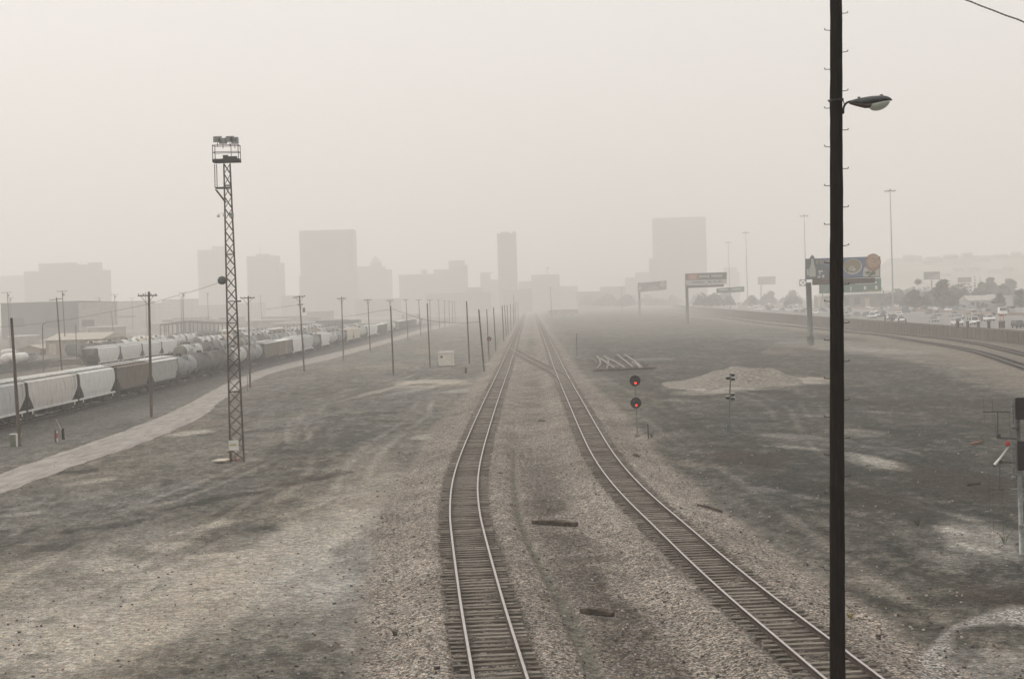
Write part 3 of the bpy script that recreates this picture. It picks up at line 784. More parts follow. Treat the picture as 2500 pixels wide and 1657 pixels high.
def m_hopper(L_, ribs):
    b = MB(); Lt, Lb = L_/2-0.55, L_/2-2.3
    lv = [(1.28,Lb),(1.9,Lb+.78),(2.45,Lt-.25),(2.75,Lt),(3.3,Lt),(3.75,Lt),(3.98,Lt)]
    rg = []
    for z, hy in lv:
        wd = side_w(z) if not ribs else (1.5 if z > 1.3 else 1.5)
        rg.append([(-wd,-hy,z),(wd,-hy,z),(wd,hy,z),(-wd,hy,z)])
    vs = [p for q in rg for p in q]; fs = []
    for i in range(len(lv)-1):
        for k in range(4): fs.append((i*4+k, i*4+(k+1)%4, (i+1)*4+(k+1)%4, (i+1)*4+k))
    fs.append((3,2,1,0))
    b.add(vs, fs)
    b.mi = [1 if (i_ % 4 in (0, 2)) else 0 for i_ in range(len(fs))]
    if ribs:
        n = int(2*Lt/0.62)
        for i in range(n+1):
            y = -Lt+.1+i*(2*Lt-.2)/n
            zb = 1.3 if abs(y) < Lb else 1.3+(abs(y)-Lb)*0.85
            for sx in (-1, 1): b.box(min(sx*1.5, sx*1.64), max(sx*1.5, sx*1.64), y-.08, y+.08, zb, 3.95, 2)
    return b
def m_roof(L_, ribs):
    b = MB(); Lt = L_/2-0.55; wd = side_w(3.98) if not ribs else 1.56
    pr = [(-wd-.05,3.96),(-wd+.12,4.06),(-0.75,4.25),(0,4.31),(0.75,4.25),(wd-.12,4.06),(wd+.05,3.96)]
    n = len(pr); vs = [(x,-Lt,z) for x, z in pr]+[(x,Lt,z) for x, z in pr]
    fs = [(k, k+n, k+1+n, k+1) for k in range(n-1)] + [tuple(range(n)), tuple(reversed(range(n,2*n)))]
    b.add(vs, fs)
    k = int(L_/1.4)
    for i in range(k):
        y = -Lt+.7+i*(2*Lt-1.4)/(k-1)
        b.cbox((0,y,4.34), (0.85,0.8,0.14))
    return b
def m_walk(L_):
    b = MB(); Lt = L_/2-0.35
    for x in (-.85,.85):
        b.box(x-.22, x+.22, -Lt, Lt, 4.34, 4.38)
        k = int(L_/1.6)
        for i in range(k+1):
            y = -Lt+i*2*Lt/k
            b.box(x-.04, x+.04, y-.03, y+.03, 4.12, 4.34)
    return b
def m_sill(L_):
    b = MB()
    for sx in (-1, 1):
        b.box(min(sx*1.42,sx*1.60), max(sx*1.42,sx*1.60), -L_/2+.5, L_/2-.5, 1.08, 1.27)
        for y in (-L_/2+1.6, L_/2-1.6): b.box(min(sx*1.52,sx*1.60), max(sx*1.52,sx*1.60), y-.08, y+.08, .75, 1.08)
    return b
def m_under(L_):
    b = MB(); b.box(-.25,.25,-L_/2+.35,L_/2-.35,.85,1.12)
    for y in (-L_/2+.45, L_/2-.45): b.box(-1.45,1.45,y-.1,y+.1,1.0,1.2)
    b.box(-.09,.09,-L_/2,-L_/2+.4,.8,.98); b.box(-.09,.09,L_/2-.4,L_/2,.8,.98)
    return b
def m_chute(L_):
    b = MB(); q = (L_-4.6)/6
    b.add([(-1.4,-q,1.28),(1.4,-q,1.28),(1.4,q,1.28),(-1.4,q,1.28),(-.5,-.35,.42),(.5,-.35,.42),(.5,.35,.42),(-.5,.35,.42)], [(0,1,5,4),(1,2,6,5),(2,3,7,6),(3,0,4,7),(4,5,6,7)])
    b.box(-.75,.75,-.3,.3,.30,.42)
    return b
def m_endframe(L_):
    b = MB()
    for x in (-.21,.21): b.box(x-.035,x+.035,-.03,.03,1.1,4.0)
    for z in np.arange(1.35, 4.0, .36): b.box(-.21,.21,-.02,.02,z,z+.03)
    return b
def m_tank(L_):
    b = MB(); h = L_/2-.75; r = 1.46
    pr = [(0.02,-h)]+[(r*math.sin(a), -h+.55*(1-math.cos(a))) for a in (R(25),R(50),R(72),R(90))]+[(r,-h*.33),(r+.012,-h*.33),(r+.012,-h*.33+.08),(r,-h*.33+.08),(r,h*.33),(r+.012,h*.33),(r+.012,h*.33+.08),(r,h*.33+.08)]+[(r*math.sin(a), h-.55*(1-math.cos(a))) for a in (R(90),R(72),R(50),R(25))]+[(0.02,h)]
    b.lathe(pr, 28, 0, 'Y', (0,0,2.62))
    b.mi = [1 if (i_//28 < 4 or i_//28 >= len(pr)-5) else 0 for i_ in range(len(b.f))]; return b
def m_dome(L_):
    b = MB(); b.lathe([(0.42,0),(0.42,.32),(.36,.42),(.05,.45)], 16, 0, 'Z', (0,0,4.02)); b.lathe([(0.14,0),(0.14,.35)], 8, 0, 'Z', (0,.8,4.02)); return b
def m_plat(L_):
    b = MB(); b.box(-1.25,1.25,-1.1,-.95,4.0,4.06); b.box(-1.25,-.75,-1.1,1.1,4.0,4.05); b.box(.75,1.25,-1.1,1.1,4.0,4.05)
    for x in (-1.25,1.25):
        for y in (-1.1,0,1.1): b.box(x-.03,x+.03,y-.03,y+.03,4.0,4.75)
        b.box(x-.03,x+.03,-1.1,1.1,4.7,4.75); b.box(x-.02,x+.02,-1.1,1.1,4.36,4.4)
        for y in (-.3,.3): b.box(x+(-.03 if x<0 else 0),x+(.03 if x>0 else 0)+.01,y-.02,y+.02,1.1,4.0)
        for z in np.arange(1.3,4.0,.34): b.box(x-.02,x+.02,-.3,.3,z,z+.03)
    return b
def m_saddle(L_):
    b = MB()
    for y in (0,): b.prism([(-1.2,y-.25,1.1),(1.2,y-.25,1.1),(1.3,y-.25,1.9),(.8,y-.25,1.45),(-.8,y-.25,1.45),(-1.3,y-.25,1.9)], (0,.5,0))
    return b
def m_box(L_, ribs, top):
    b = MB(); Lt = L_/2-.45
    b.box(-1.5,1.5,-Lt,Lt,1.1,top)
    n = int(2*Lt/1.15)
    for i in range(n+1):
        y = -Lt+.06+i*(2*Lt-.12)/n
        for sx in (-1,1): b.box(min(sx*1.5,sx*1.6),max(sx*1.5,sx*1.6),y-.06,y+.06,1.1,top-.02)
    return b
def m_boxroof(L_, top):
    b = MB(); Lt = L_/2-.4
    b.add([(-1.58,-Lt,top),(1.58,-Lt,top),(1.58,Lt,top),(-1.58,Lt,top),(0,-Lt,top+.28),(0,Lt,top+.28)], [(0,1,4),(2,3,5),(1,2,5,4),(3,0,4,5),(0,3,2,1)]); return b
def m_door(L_):
    b = MB()
    for sx in (-1,1): b.box(min(sx*1.6,sx*1.66),max(sx*1.6,sx*1.66),-1.5,1.5,1.2,3.9)
    return b
def wagon(kind, colr, x, y0, y1, idx, row, dist_detail):
    L_ = round((y1-y0)*2)/2; cyy = (y0+y1)/2; ds = dist_detail
    pm = PAINT[colr]
    nm = {'hopper':'covered hopper wagon','ribbed':'rib-sided hopper wagon','tank':'tank wagon','box':'box wagon','gondola':'open-top wagon'}[kind]
    name = {'hopper':'hopper_wagon','ribbed':'hopper_wagon','tank':'tank_wagon','box':'box_wagon','gondola':'open_wagon'}[kind]
    label = '%s %s, %s from the near end of the %s' % (PNAME[colr], nm, nth(idx), row)
    root = thing(name, label, 'freight wagon', (x, cyy, ZR), group='wagons of the '+row)
    Lk = (L_,)
    def prt(n, fn, mats, smooth=False, loc=None, key=None):
        return link(n, cached((n, kind)+(key or Lk), fn, mats, smooth), root, loc)
    full = ds < 0
    if kind in ('hopper', 'ribbed'):
        rb = kind == 'ribbed'
        prt('body', lambda: m_hopper(L_, rb), [pm, M_grimeshade, PAINT['tan'] if colr == 'brown' else PAINT['grey' if colr != 'grey' else 'tan']]); prt('roof', lambda: m_roof(L_, rb), [pm])
        prt('walkway', lambda: m_walk(L_), [PAINT['pale']]); prt('side_sill', lambda: m_sill(L_), [PAINT['white'] if not rb and colr != 'brown' else M_under])
        for q in (-1, 0, 1): prt('hopper_chute', lambda: m_chute(L_), [M_under], loc=(0, q*(L_-4.6)/3, 0))
        for q in (-1, 1):
            for qx in (-1, 1): prt('end_ladder', lambda: m_endframe(L_), [M_under], loc=(qx*1.21, q*(L_/2-.5), 0), key=(1,))
    elif kind == 'tank':
        prt('tank', lambda: m_tank(L_), [pm, M_grimeshade], True); prt('dome', lambda: m_dome(L_), [M_under], key=(1,)); prt('platform', lambda: m_plat(L_), [M_under], key=(1,)); [prt('saddle', lambda: m_saddle(L_), [M_under], loc=(0, q*(L_/2-1.9), 0), key=(1,)) for q in (-1, 1)]
    elif kind == 'box':
        prt('body', lambda: m_box(L_, 1, 4.0), [pm]); prt('roof', lambda: m_boxroof(L_, 4.0), [PAINT['pale']]); prt('door', lambda: m_door(L_), [pm], key=(1,))
    else:
        prt('body', lambda: m_box(L_, 1, 3.3), [pm]); prt('load', lambda: MB().box(-1.35,1.35,-L_/2+.7,L_/2-.7,3.2,3.45), [M_under])
    prt('underframe', lambda: m_under(L_), [M_under])
    for s in (-1, 1):
        bo = link('bogie', cached(('bogie', ds < 320), lambda: m_bogie(ds >= 320), [M_under]), root, (0, s*(L_/2-2.3), -0.0))
        bo.location.z = 0
        if ds < 320:
            for yy2 in (-.88, .88):
                for sx in (-1, 1): link('wheel', cached(('wheel', 1), m_wheel, [M_under]), bo, (sx*.76, yy2, .46))
    return root
def bounds(x, pxs):
    """distances of the gaps between wagons seen at photo columns pxs on the near side plane"""
    return [(-(x+1.6))*F/(1250-p) for p in pxs]
row = 'nearest train'
b1 = bounds(TRAIN_X[0], [62,188,281,366,434,486,532,570,607,645,680,714,740,766,784,807,828,847,864,881,898,923,946,961])
b1 = [b1[0]-17.0] + b1
k1 = [('hopper','grey'),('hopper','pink'),('hopper','pale'),('ribbed','brown'),('ribbed','white'),('tank','blue'),('tank','dark'),('tank','dark'),('tank','grey'),('tank','blue'),('ribbed','grey'),('box','tan'),('hopper','white'),('hopper','grey'),('tank','blue'),('hopper','white'),('tank','grey'),('tank','blue'),('hopper','cream'),('hopper','cream'),('tank','grey'),('hopper','white'),('box','olive'),('hopper','grey')]
for i, (kd, cl_) in enumerate(k1):
    wagon(kd, cl_, TRAIN_X[0], b1[i], b1[i+1], i, row, b1[i])
y = b1[len(k1)]; i = len(k1)
for kd, cl_ in [('tank','white'),('hopper','tan'),('box','dark'),('box','olive'),('box','dark'),('gondola','dark'),('box','olive'),('gondola','dark'),('box','dark'),('hopper','white'),('tank','grey'),('box','tan')]:
    wagon(kd, cl_, TRAIN_X[0], y, y+16, i, row, y); y += 16; i += 1
row = 'pale hopper row'
b2 = [279, 295.5, 313, 330.5, 346]
for i, (kd, cl_) in enumerate([('hopper','white'),('hopper','pale'),('hopper','white'),('hopper','white')]): wagon(kd, cl_, TRAIN_X[2], b2[i], b2[i+1], i, row, b2[i])
y = 372; i = 4
for kd, cl_ in [('tank','white'),('tank','white'),('tank','cream'),('tank','dark'),('tank','white'),('tank','grey'),('tank','white'),('box','tan'),('box','tan'),('tank','grey'),('tank','white'),('tank','grey'),('tank','white'),('tank','grey'),('hopper','pale'),('tank','grey')]:
    wagon(kd, cl_, TRAIN_X[2], y, y+15.5, i, row, y); y += 15.5; i += 1
row = 'middle tank row'
b3 = bounds(TRAIN_X[1], [455,500,541,575,605,632,660,686,707,728,748,766,784,800,815,830,844,857,870,881,890])
for i in range(len(b3)-1):
    cl_ = ['grey','dark','blue','tan','blue','dark','blue','blue','grey','dark','blue','tan','grey','blue','blue','dark','grey','blue','grey','blue'][i]
    wagon('tank', cl_, TRAIN_X[1], b3[i], b3[i+1], i, row, b3[i])
row = 'farthest wagon row'
y = 330; i = 0
for kd, cl_ in [('tank','dark'),('tank','dark'),('tank','white'),('tank','cream'),('tank','grey'),None,('tank','white'),('tank','white'),None,('tank','dark'),('tank','dark'),('box','cream'),('box','tan'),('box','pale'),None,('hopper','grey'),('tank','white')] if False else [('tank','dark'),('tank','dark'),('tank','white'),('tank','cream'),('tank','grey'),('tank','white'),('tank','white'),('tank','dark'),('tank','dark'),('box','cream'),('box','tan'),('box','pale'),('hopper','grey')]:
    wagon(kd, cl_, TRAIN_X[3], y, y+15.5, i, row, y); y += 15.5 + (8 if i in (4, 6) else 0); i += 1

# ------------------------------------------------------------------ big climbing pole with lamp
pd_ = 33.8
pb = G(0, 0, 0)
base = P(2044.5, 1657, pd_); top = P(2041, 0, pd_)
dirv = (top-base)/(top.z-base.z)
foot = base + dirv*(0-base.z); head = base + dirv*(top.z+2.2-base.z)
bp = thing('utility_pole', 'tall near-black wooden pole with climbing steps and a street lamp arm, closest to the camera', 'pole', foot)
mb = MB(); pts, rs = [], []
rr = random.Random(3)
n_ = 60
for i in range(n_+1):
    t = i/n_; p = (head-foot)*t
    pts.append(p + Vector((rr.uniform(-.006,.006), 0, 0))); rs.append(0.192-0.058*t+rr.uniform(-.002,.002))
mb.tube(pts, rs, 20)
mb.build('pole_shaft', M_creo, bp, True)
def polex(z): return foot + dirv*z
SP = 0.914
zr0 = P(2070, 33, pd_).z; zl0 = P(2000, 76, pd_).z
steps = []
z = zr0+SP
while z > 0.4: steps.append((1, z)); z -= SP
z = zl0+SP
while z > 0.4: steps.append((-1, z)); z -= SP
for s, z in steps:
    c = polex(z)-foot
    r0 = 0.192-0.058*z/(head.z)
    tilt = rr.uniform(-.01,.012)
    mb = MB(); mb.tube([c+Vector((s*(r0-.03),0,0)), c+Vector((s*(r0+.115),-.01,.008+tilt)), c+Vector((s*(r0+.128),-.01,.014+tilt)), c+Vector((s*(r0+.132),-.01,.045+tilt))], [.009,.009,.010,.013], 8)
    mb.build('climbing_step', M_railside, bp)
mb = MB(); c = P(2041, 245, pd_)-foot
mb.cbox(c+Vector((0,0,0)), (.295,.295,.05))
mb.cbox(c+Vector((-.165,0,0)), (.07,.02,.02)); mb.build('lamp_band', M_signal, bp)
# street lamp: arm, housing, glass bowl
la = thing('street_lamp', 'grey cobra-head street lamp with a glass bowl hanging off the dark climbing pole', 'street lamp', P(2059, 276, pd_))
o0 = la.location.copy()
def lp(px, py, dy=0.0): return P(px, py, pd_) - o0 + Vector((0, dy, 0))
mb = MB(); mb.tube([lp(2057,243), lp(2062,255), lp(2058.5,275)], .012, 8); 
mb.tube([lp(2058.5,277), lp(2059,266), lp(2062,257), lp(2067.5,251), lp(2078,247.5)], [.028,.026,.026,.026,.028], 10)
mb.cbox(lp(2057,274), (.06,.08,.08)); mb.build('lamp_arm', M_signal, la, True)
# housing: loft of elliptical sections along x
sec = [(2074.5,253,246,.07),(2083,255.5,243.5,.11),(2095,256.5,240.5,.13),(2110,257,237.5,.15),(2130,256,234.5,.17),(2150,252,233.5,.17),(2163,249.5,234.8,.15),(2172,247.5,238.5,.10),(2177.5,246,243,.03)]
mb = MB(); vs = []; n = 16
for (sx_, yb, yt, wd) in sec:
    lo, hi = lp(sx_, yb), lp(sx_, yt); c = (lo+hi)/2; hh = (hi-lo).length/2
    for k in range(n):
        a = 2*math.pi*k/n
        ca, sa = math.cos(a), math.sin(a)
        zz = hh*sa if sa > 0 else hh*0.85*max(sa, -0.75)*1.1
        vs.append(c+Vector((0, wd*ca, zz)))
fs = [(i*n+k, i*n+(k+1)%n, (i+1)*n+(k+1)%n, (i+1)*n+k) for i in range(len(sec)-1) for k in range(n)]
fs += [tuple(range(n)), tuple(reversed(range((len(sec)-1)*n, len(sec)*n)))]
mb.add(vs, fs); mb.build('lamp_housing', M_lampgrey, la, True)
sec = [(2074.5,254.5,248,.06),(2090,259,251,.10),(2112,264.5,252,.13),(2122,264,252,.12),(2128,257,250,.08)]
mb = MB(); vs = []
for (sx_, yb, yt, wd) in sec:
    lo, hi = lp(sx_, yb), lp(sx_, yt); c = (lo+hi)/2; hh = (hi-lo).length/2
    for k in range(n):
        a = 2*math.pi*k/n; vs.append(c+Vector((0, wd*math.cos(a), hh*math.sin(a))))
fs = [(i*n+k, i*n+(k+1)%n, (i+1)*n+(k+1)%n, (i+1)*n+k) for i in range(len(sec)-1) for k in range(n)] + [tuple(range(n)), tuple(reversed(range((len(sec)-1)*n, len(sec)*n)))]
mb.add(vs, fs); mb.build('lamp_door', mat('lamp_door_brown', (0.10,0.08,0.065), 0.6, 0.2, 8), la, True)
mb = MB(); vs = []; c0 = lp(2147, 250.5)
nu, nv = 10, 20
for i in range(nu+1):
    a = (math.pi/2)*i/nu
    for k in range(nv):
        b_ = 2*math.pi*k/nv
        x_ = .262*math.cos(b_)*math.cos(a); y_ = .15*math.sin(b_)*math.cos(a); z_ = -.175*math.sin(a)
        vs.append(c0+Vector((x_+z_*0.15, y_, z_*1.08+x_*0.17)))
fs = [(i*nv+k, i*nv+(k+1)%nv, (i+1)*nv+(k+1)%nv, (i+1)*nv+k) for i in range(nu) for k in range(nv)]
mb.add(vs, fs); mb.build('lamp_bowl', M_lens, la, True)
mb = MB(); mb.cyl(lp(2097,240), lp(2097,237), .035, n=8); mb.cyl(lp(2152,234.5), lp(2152,231), .045, .035, n=10); mb.build('photocell', M_lampgrey, la)

# overhead twisted cable in the top corner
mb = MB(); pa = [(2290,-28),(2325,-12),(2356,0),(2370,4.5),(2395,15),(2425,26),(2455,38),(2485,48),(2510,59),(2560,82)]
pts = []
for i in range(160):
    t = i/159*(len(pa)-1); k = min(int(t), len(pa)-2); f_ = t-k
    px = pa[k][0]*(1-f_)+pa[k+1][0]*f_; py = pa[k][1]*(1-f_)+pa[k+1][1]*f_
    pts.append(P(px, py, 33.0-t*0.6))
core = [p.copy() for p in pts]
for ph in (0, math.pi):
    q = [p+Vector((0, math.cos(i*.55+ph), math.sin(i*.55+ph)))*.011 for i, p in enumerate(core)]
    mb.tube(q, .009, 6)
tag(mb.build('overhead_cable', M_wire), 'twisted black service cable crossing the top corner of the sky', 'cable')

# ------------------------------------------------------------------ lattice floodlight tower
TB = G(579, 1126); td = TB.y
tw = thing('floodlight_tower', 'tall rusty lattice floodlight tower with a railed platform and four lamps', 'lighting tower', TB, 0)
tilt = (P(554, 400, td)-TB); ht = tilt.z; lx = tilt.x/ht
tw_rot = R(14)
def tc_(z, i, wd=None):
    wv = 0.56-0.31*z/ht if wd is None else wd      # half width
    a = tw_rot + math.pi/4 + i*math.pi/2
    return Vector((lx*z, 0, z)) + Vector((math.cos(a), math.sin(a), 0))*wv*1.25
for i in range(4):
    mb = MB(); mb.bar(tc_(0, i), tc_(ht, i), .085); mb.build('leg', M_steel, tw)
nb = 26
for i in range(4):
    mb = MB()
    for k in range(nb):
        z0, z1 = ht*k/nb+.1, ht*(k+1)/nb+.1
        z1 = min(z1, ht)
        j = (i+1) % 4
        mb.bar(tc_(z0, i), tc_(z1, j), .034); mb.bar(tc_(z0, j), tc_(z1, i), .034)
        if k % 6 == 0: mb.bar(tc_(z0, i), tc_(z0, j), .045)
    mb.build('bracing', M_steel, tw)
pz = P(553, 393, td).z
cx = lx*pz
mb = MB(); mb.cbox((cx,0,pz-.02), (1.86,.9,.06), R(6)); 
for s in (-1,1):
    mb.cbox((cx,s*.42,pz), (1.92,.08,.24), R(0)); mb.cbox((cx+s*.93,0,pz), (.08,.9,.24), 0)
mb.cbox((cx-.1,.1,pz+.25), (.35,.3,.35)); mb.cbox((cx+.5,-.3,pz+.2), (.6,.3,.16))
mb.build('platform', M_dsteel, tw)
mb = MB()
for hz in (.62, 1.12):
    for s in (-1,1):
        mb.bar((cx-.93,s*.42,pz+hz),(cx+.93,s*.42,pz+hz),.035); mb.bar((cx+s*.93,-.42,pz+hz),(cx+s*.93,.42,pz+hz),.035)
for sx in (-1,1):
    for sy in (-1,1): mb.bar((cx+sx*.93,sy*.42,pz),(cx+sx*.93,sy*.42,pz+1.15),.04)
for sx in (-.75,.42): mb.bar((cx+sx,-.42,pz),(cx+sx,-.42,pz+1.15),.035)
mb.build('guard_rail', M_steel, tw)
for px, py, w_, h_ in ((530.5,341.5,17,14),(544,345.5,16,14),(561,341,17,14),(573,344.5,14,16)):
    c = P(px, py, td-.3)-TB
    fl = MB(); kk = kpm(td)
    a, b = w_/kk/2, h_/kk/2
    fl.prism([c+Vector((-a,-.25,-b)), c+Vector((a,-.25,-b)), c+Vector((a*.92,-.25,b)), c+Vector((-a*.98,-.25,b))], (0.04,.5,.08))
    fl.cyl(c+Vector((0,0,-b)), c+Vector((0,0,-b-.30)), .03, n=6)
    f_ = fl.build('floodlight', M_floodgrey, tw)
    MB().cbox(c+Vector((.02,.30,.02)), (a*1.7,.05,b*1.6)).build('floodlight_lens', M_glass, f_)
mb = MB()
for dx in (-.06,.10):
    mb.bar(P(525.5+dx*34, 401, td)-TB, P(527+dx*34, 459, td)-TB, .035)
for q in range(12):
    y_ = 404+q*4.8
    mb.bar(P(523.5,y_,td)-TB, P(529,y_,td)-TB, .02)
mb.build('ladder', M_steel, tw)
mb = MB(); mb.cbox((P(544,459,td)-TB), (1.05,.16,.14)); mb.bar(P(526,463,td)-TB, P(550,494,td)-TB, .06); mb.bar(P(526,463,td)-TB+Vector((0,.4,0)), P(550,494,td)-TB+Vector((0,.4,0)), .06)
mb.build('ladder_bracket', M_steel, tw)
# hollow work on the mast
mb = MB(); c = P(533,527,td)-TB; mb.lathe([(.02,-.11),(.1,-.08),(.12,0),(.11,.08),(.03,.1)], 12, 0, 'Z', c); mb.tube([c+Vector((0,0,.1)), P(535,521.5,td)-TB, P(541,520.5,td)-TB, P(548,523,td)-TB], .018, 6); mb.cbox(P(548,524,td)-TB, (.18,.2,.26))
mb.build('security_camera', M_white, tw, True)
MB().cbox(P(567,526,td)-TB+Vector((0,-.25,0)), (.28,.22,.34)).build('camera_box', M_gsteel, tw)
mb = MB(); c = P(543.5,684.5,td)-TB+Vector((0,-.3,0)); mb.lathe([(.03,-.16),(.20,-.14),(.31,-.02),(.31,.16),(.26,.18)], 22, 0, 'Y', c); mb.bar(c+Vector((.2,.1,0)), c+Vector((.55,.3,0)), .05)
mb.build('antenna_drum', mat('drum_green_grey', (0.10,0.115,0.105), 0.7, 0.2, 3), tw, True)
mb = MB(); mb.bar(P(559,735.5,td)-TB, P(589,735,td)-TB, .05); mb.cbox(P(582.5,735.3,td)-TB, (.36,.12,.10)); mb.build('side_arm', M_signal, tw)
mb = MB(); mb.cbox(P(574.5,1084.5,td)-TB+Vector((0,-.62,0)), (.70,.12,.72)); nb_ = mb.build('notice_board', M_white, tw)
MB().cbox(P(573.5,1083.5,td)-TB+Vector((0,-.69,0)), (.48,.02,.13)).build('yellow_stripe', mat('faded_yellow', (0.42,0.36,0.12), 0.7, 0.15, 5), nb_)
mb = MB(); mb.cbox(P(567,1101,td)-TB+Vector((0,-.6,0)), (.5,.2,.06)); mb.cyl(P(568.5,1103,td)-TB+Vector((0,-.6,0)), P(569,1124,td)-TB+Vector((0,-.6,0)), .07, n=8); mb.build('cable_riser', M_steel, tw)
c = G(577,1126.5); mb = MB(); mb.cyl((0,0,0), (-.08,0,.42), .09, .03, n=10); tag(mb.build('marker_cone', M_redp, loc=c), 'small red cone standing between the feet of the floodlight tower', 'cone')
c = G(541,1128); mb = MB(); mb.cbox((0,0,.16), (1.0,1.5,.07), R(-8)); mb.cbox((-.25,.1,.07), (.3,.3,.14)); mb.cbox((.3,-.3,.07), (.3,.3,.14))
tag(mb.build('concrete_slab', M_cream, loc=c), 'pale slab lying on blocks beside the foot of the floodlight tower', 'slab')

# ------------------------------------------------------------------ utility poles
ARM = mat('crossarm_wood', (0.085,0.065,0.05), 0.9, 0.25, 4, stretch=(.4,4,4))
def pole(label, top, bot, r=0.14, arms=(), mat_=None, brace=True, box=False, double=False, name='utility_pole', group='wooden poles of the yard', insul=True):
    b = G(*bot); t = P(top[0], top[1], b.y) - b
    mt = mat_ or M_wood
    root = thing(name, label, 'pole', b, group=group) if (arms or box) else None
    mb = MB(); n = 8
    q = [Vector((0,0,0)) + t*(i/n) for i in range(n+1)]
    mb.tube(q, [r*(1-.35*i/n) for i in range(n+1)], 10)
    if root is None:
        o = mb.build(name, mt, None, True, b); return tag(o, label, 'pole', group)
    mb.build('pole_shaft', mt, root, True)
    for a in arms:       # (photo x0, photo x1, photo y0, y1)
        p0 = P(a[0], a[2], b.y)-b; p1 = P(a[1], a[3], b.y)-b
        mb = MB(); L_ = (p1-p0).length
        ang = math.atan2(p1.z-p0.z, p1.x-p0.x)
        mb.cbox((p0+p1)/2+Vector((0,-.14,0)), (L_,.11,.13), 0, ry=-ang)
        if double: mb.cbox((p0+p1)/2+Vector((0,.14,0)), (L_,.11,.13), 0, ry=-ang)
        mid = (p0+p1)/2
        if brace:
            for pp in (p0.lerp(mid,.3), p1.lerp(mid,.3)): mb.bar(pp+Vector((0,-.16,0)), mid+Vector((t.x/t.z*-.9,-.14,-.95)), .035)
        ar = mb.build('crossarm', ARM, root)
        if insul:
            for f_ in (0.04, .3, .7, .96):
                pp = p0.lerp(p1, f_)
                MB().lathe([(.02,.05),(.055,.1),(.055,.17),(.03,.24)], 8, 0, 'Z', pp+Vector((0,-.14,0))).build('insulator', M_conc, ar)
    if box:
        c = t*(1-1.1/max(t.z,1)) if box is True else P(box[0], box[1], b.y)-b
        mb = MB(); mb.lathe([(.22,-.4),(.24,-.38),(.24,.38),(.2,.44)], 12, 0, 'Z', c+Vector((r+.22,-.05,0))); mb.build('transformer', M_gsteel, root, True)
    return root
pole('bare leaning brown pole standing beside the green cabinet in the corner by the service road', (27.7,776), (48,1089), .17)
pole('brown pole with a braced double crossarm, in front of the rib-sided wagons', (363.4,711.8), (369.6,1017.5), .17, [(337.5,383,722,721)], double=True)
pole('thin pole standing directly behind the double-crossarm pole', (355,713.6), (360.7,833), .15, [(345,367,717,717)], brace=False)
pole('dark pole leaning in front of the large beige warehouse, small arm near its top', (138,726), (151.8,913.6), .16, [(121,151,733,729)], brace=False, insul=False)
pole('tall pole with a transformer under its crossarm behind the dark leaning pole', (151.8,710), (160.7,865), .18, [(139,164,711.5,711)], brace=False, box=True)
pole('crossarm pole with a transformer, farthest out beside the flat dark building edge', (17.9,713.6), (25.9,851), .20, [(3.5,28,714.5,713.5)], brace=False, box=True)
pole('shorter crossarm pole just beside the pole at the flat dark building edge', (24,726), (27.4,838), .18, [(17,34,727,727)], brace=False, box=True)
pole('thin bare post in the lot between the dark tank and the pale hopper end', (184.8,792), (187.5,888.6), .12)
pole('crossarm pole rising from behind the beige warehouse roof end', (242,727), (243,819), .22, [(231,249,727.5,727)], brace=False, box=True)
pole('crossarm pole with a transformer behind the low beige shed', (279.5,719), (285.7,826), .22, [(269,289,719.5,719)], brace=False, box=True)
pole('bare pole standing close beside the transformer pole behind the low beige shed', (272,761), (279.5,840), .17)
pole('faint crossarm pole between the low beige shed and the double-crossarm pole', (322,727), (325,812), .20, [(315,329,728,728)], brace=False)
pole('taller pole of the close pair behind the pale hopper row', (446.4,714.5), (448,835), .20, [(437,455,714.8,714.5)], brace=False, box=True)
pole('shorter pole of the close pair behind the pale hopper row', (442,724), (443.7,821), .18, [(433,450,724,724)], brace=False)
pole('crossarm pole beside the open steel shed, next to the floodlight tower', (506,714.5), (510.7,808), .22, [(500,511,715.5,715.5)], brace=False, box=True)
pole('brown crossarm pole between the floodlight tower and the service road', (606,722.5), (610.7,946), .15, [(587.5,622,728,727)])
pole('faint distant pole behind the middle tank wagons', (635.7,720.7), (640,797.5), .22, [(630,641,722,722)], brace=False)
pole('crossarm pole with a tilted arm and a small transformer beside the service road', (731,721.6), (742.9,906.4), .15, [(716.5,745.5,726.5,723),(727,740,743.5,743.5)], box=(737,757))
pole('braced crossarm pole beside the service road, next one beyond the tilted-arm pole', (834,724.6), (838.4,878), .15, [(823,845,729,728.5)])
pole('crossarm pole at the road edge, second one beyond the tilted-arm pole', (897.9,730), (904,858.6), .15, [(888,907.5,732.5,731.5)])
pole('faint crossarm pole partly hidden by a dark bare pole at the service road', (951.8,731.8), (957.5,845), .15, [(943,961,733.5,733.5)])
pole('dark bare pole with a pale lower part standing in the open yard', (953.6,747), (960.7,915.7), .16)
pole('faint crossarm pole where the box wagons of the train end', (991,731), (996,830), .15, [(984,997,732,731.5)], brace=False)
pole('faint crossarm pole just short of the white wagon far along the train', (1022,731.8), (1027.7,821), .16, [(1016,1028,732,732)], brace=False)
pole('grey bare pole standing in the yard just short of the white relay cabinet', (1042.9,739.8), (1050,897.9), .15, mat_=M_woodg)
pole('very faint crossarm pole beyond the grey bare pole', (1049,731.8), (1051.8,812), .16, [(1042,1056,732,732)], brace=False)
pole('very faint pole far along the service road', (1071,732), (1073,803), .17, [(1065,1077,732.5,732.5)], brace=False)
for i, (px, pt, pb_) in enumerate([(1085,733,798),(1096,734,795),(1104,735,792),(1110,735,790)]):
    pole('barely visible pole in the dust, %s beyond the very faint road pole' % nth(i), (px, pt), (px+1.5, pb_), .2, [(px-5, px+5, pt+1, pt+1)], brace=False)
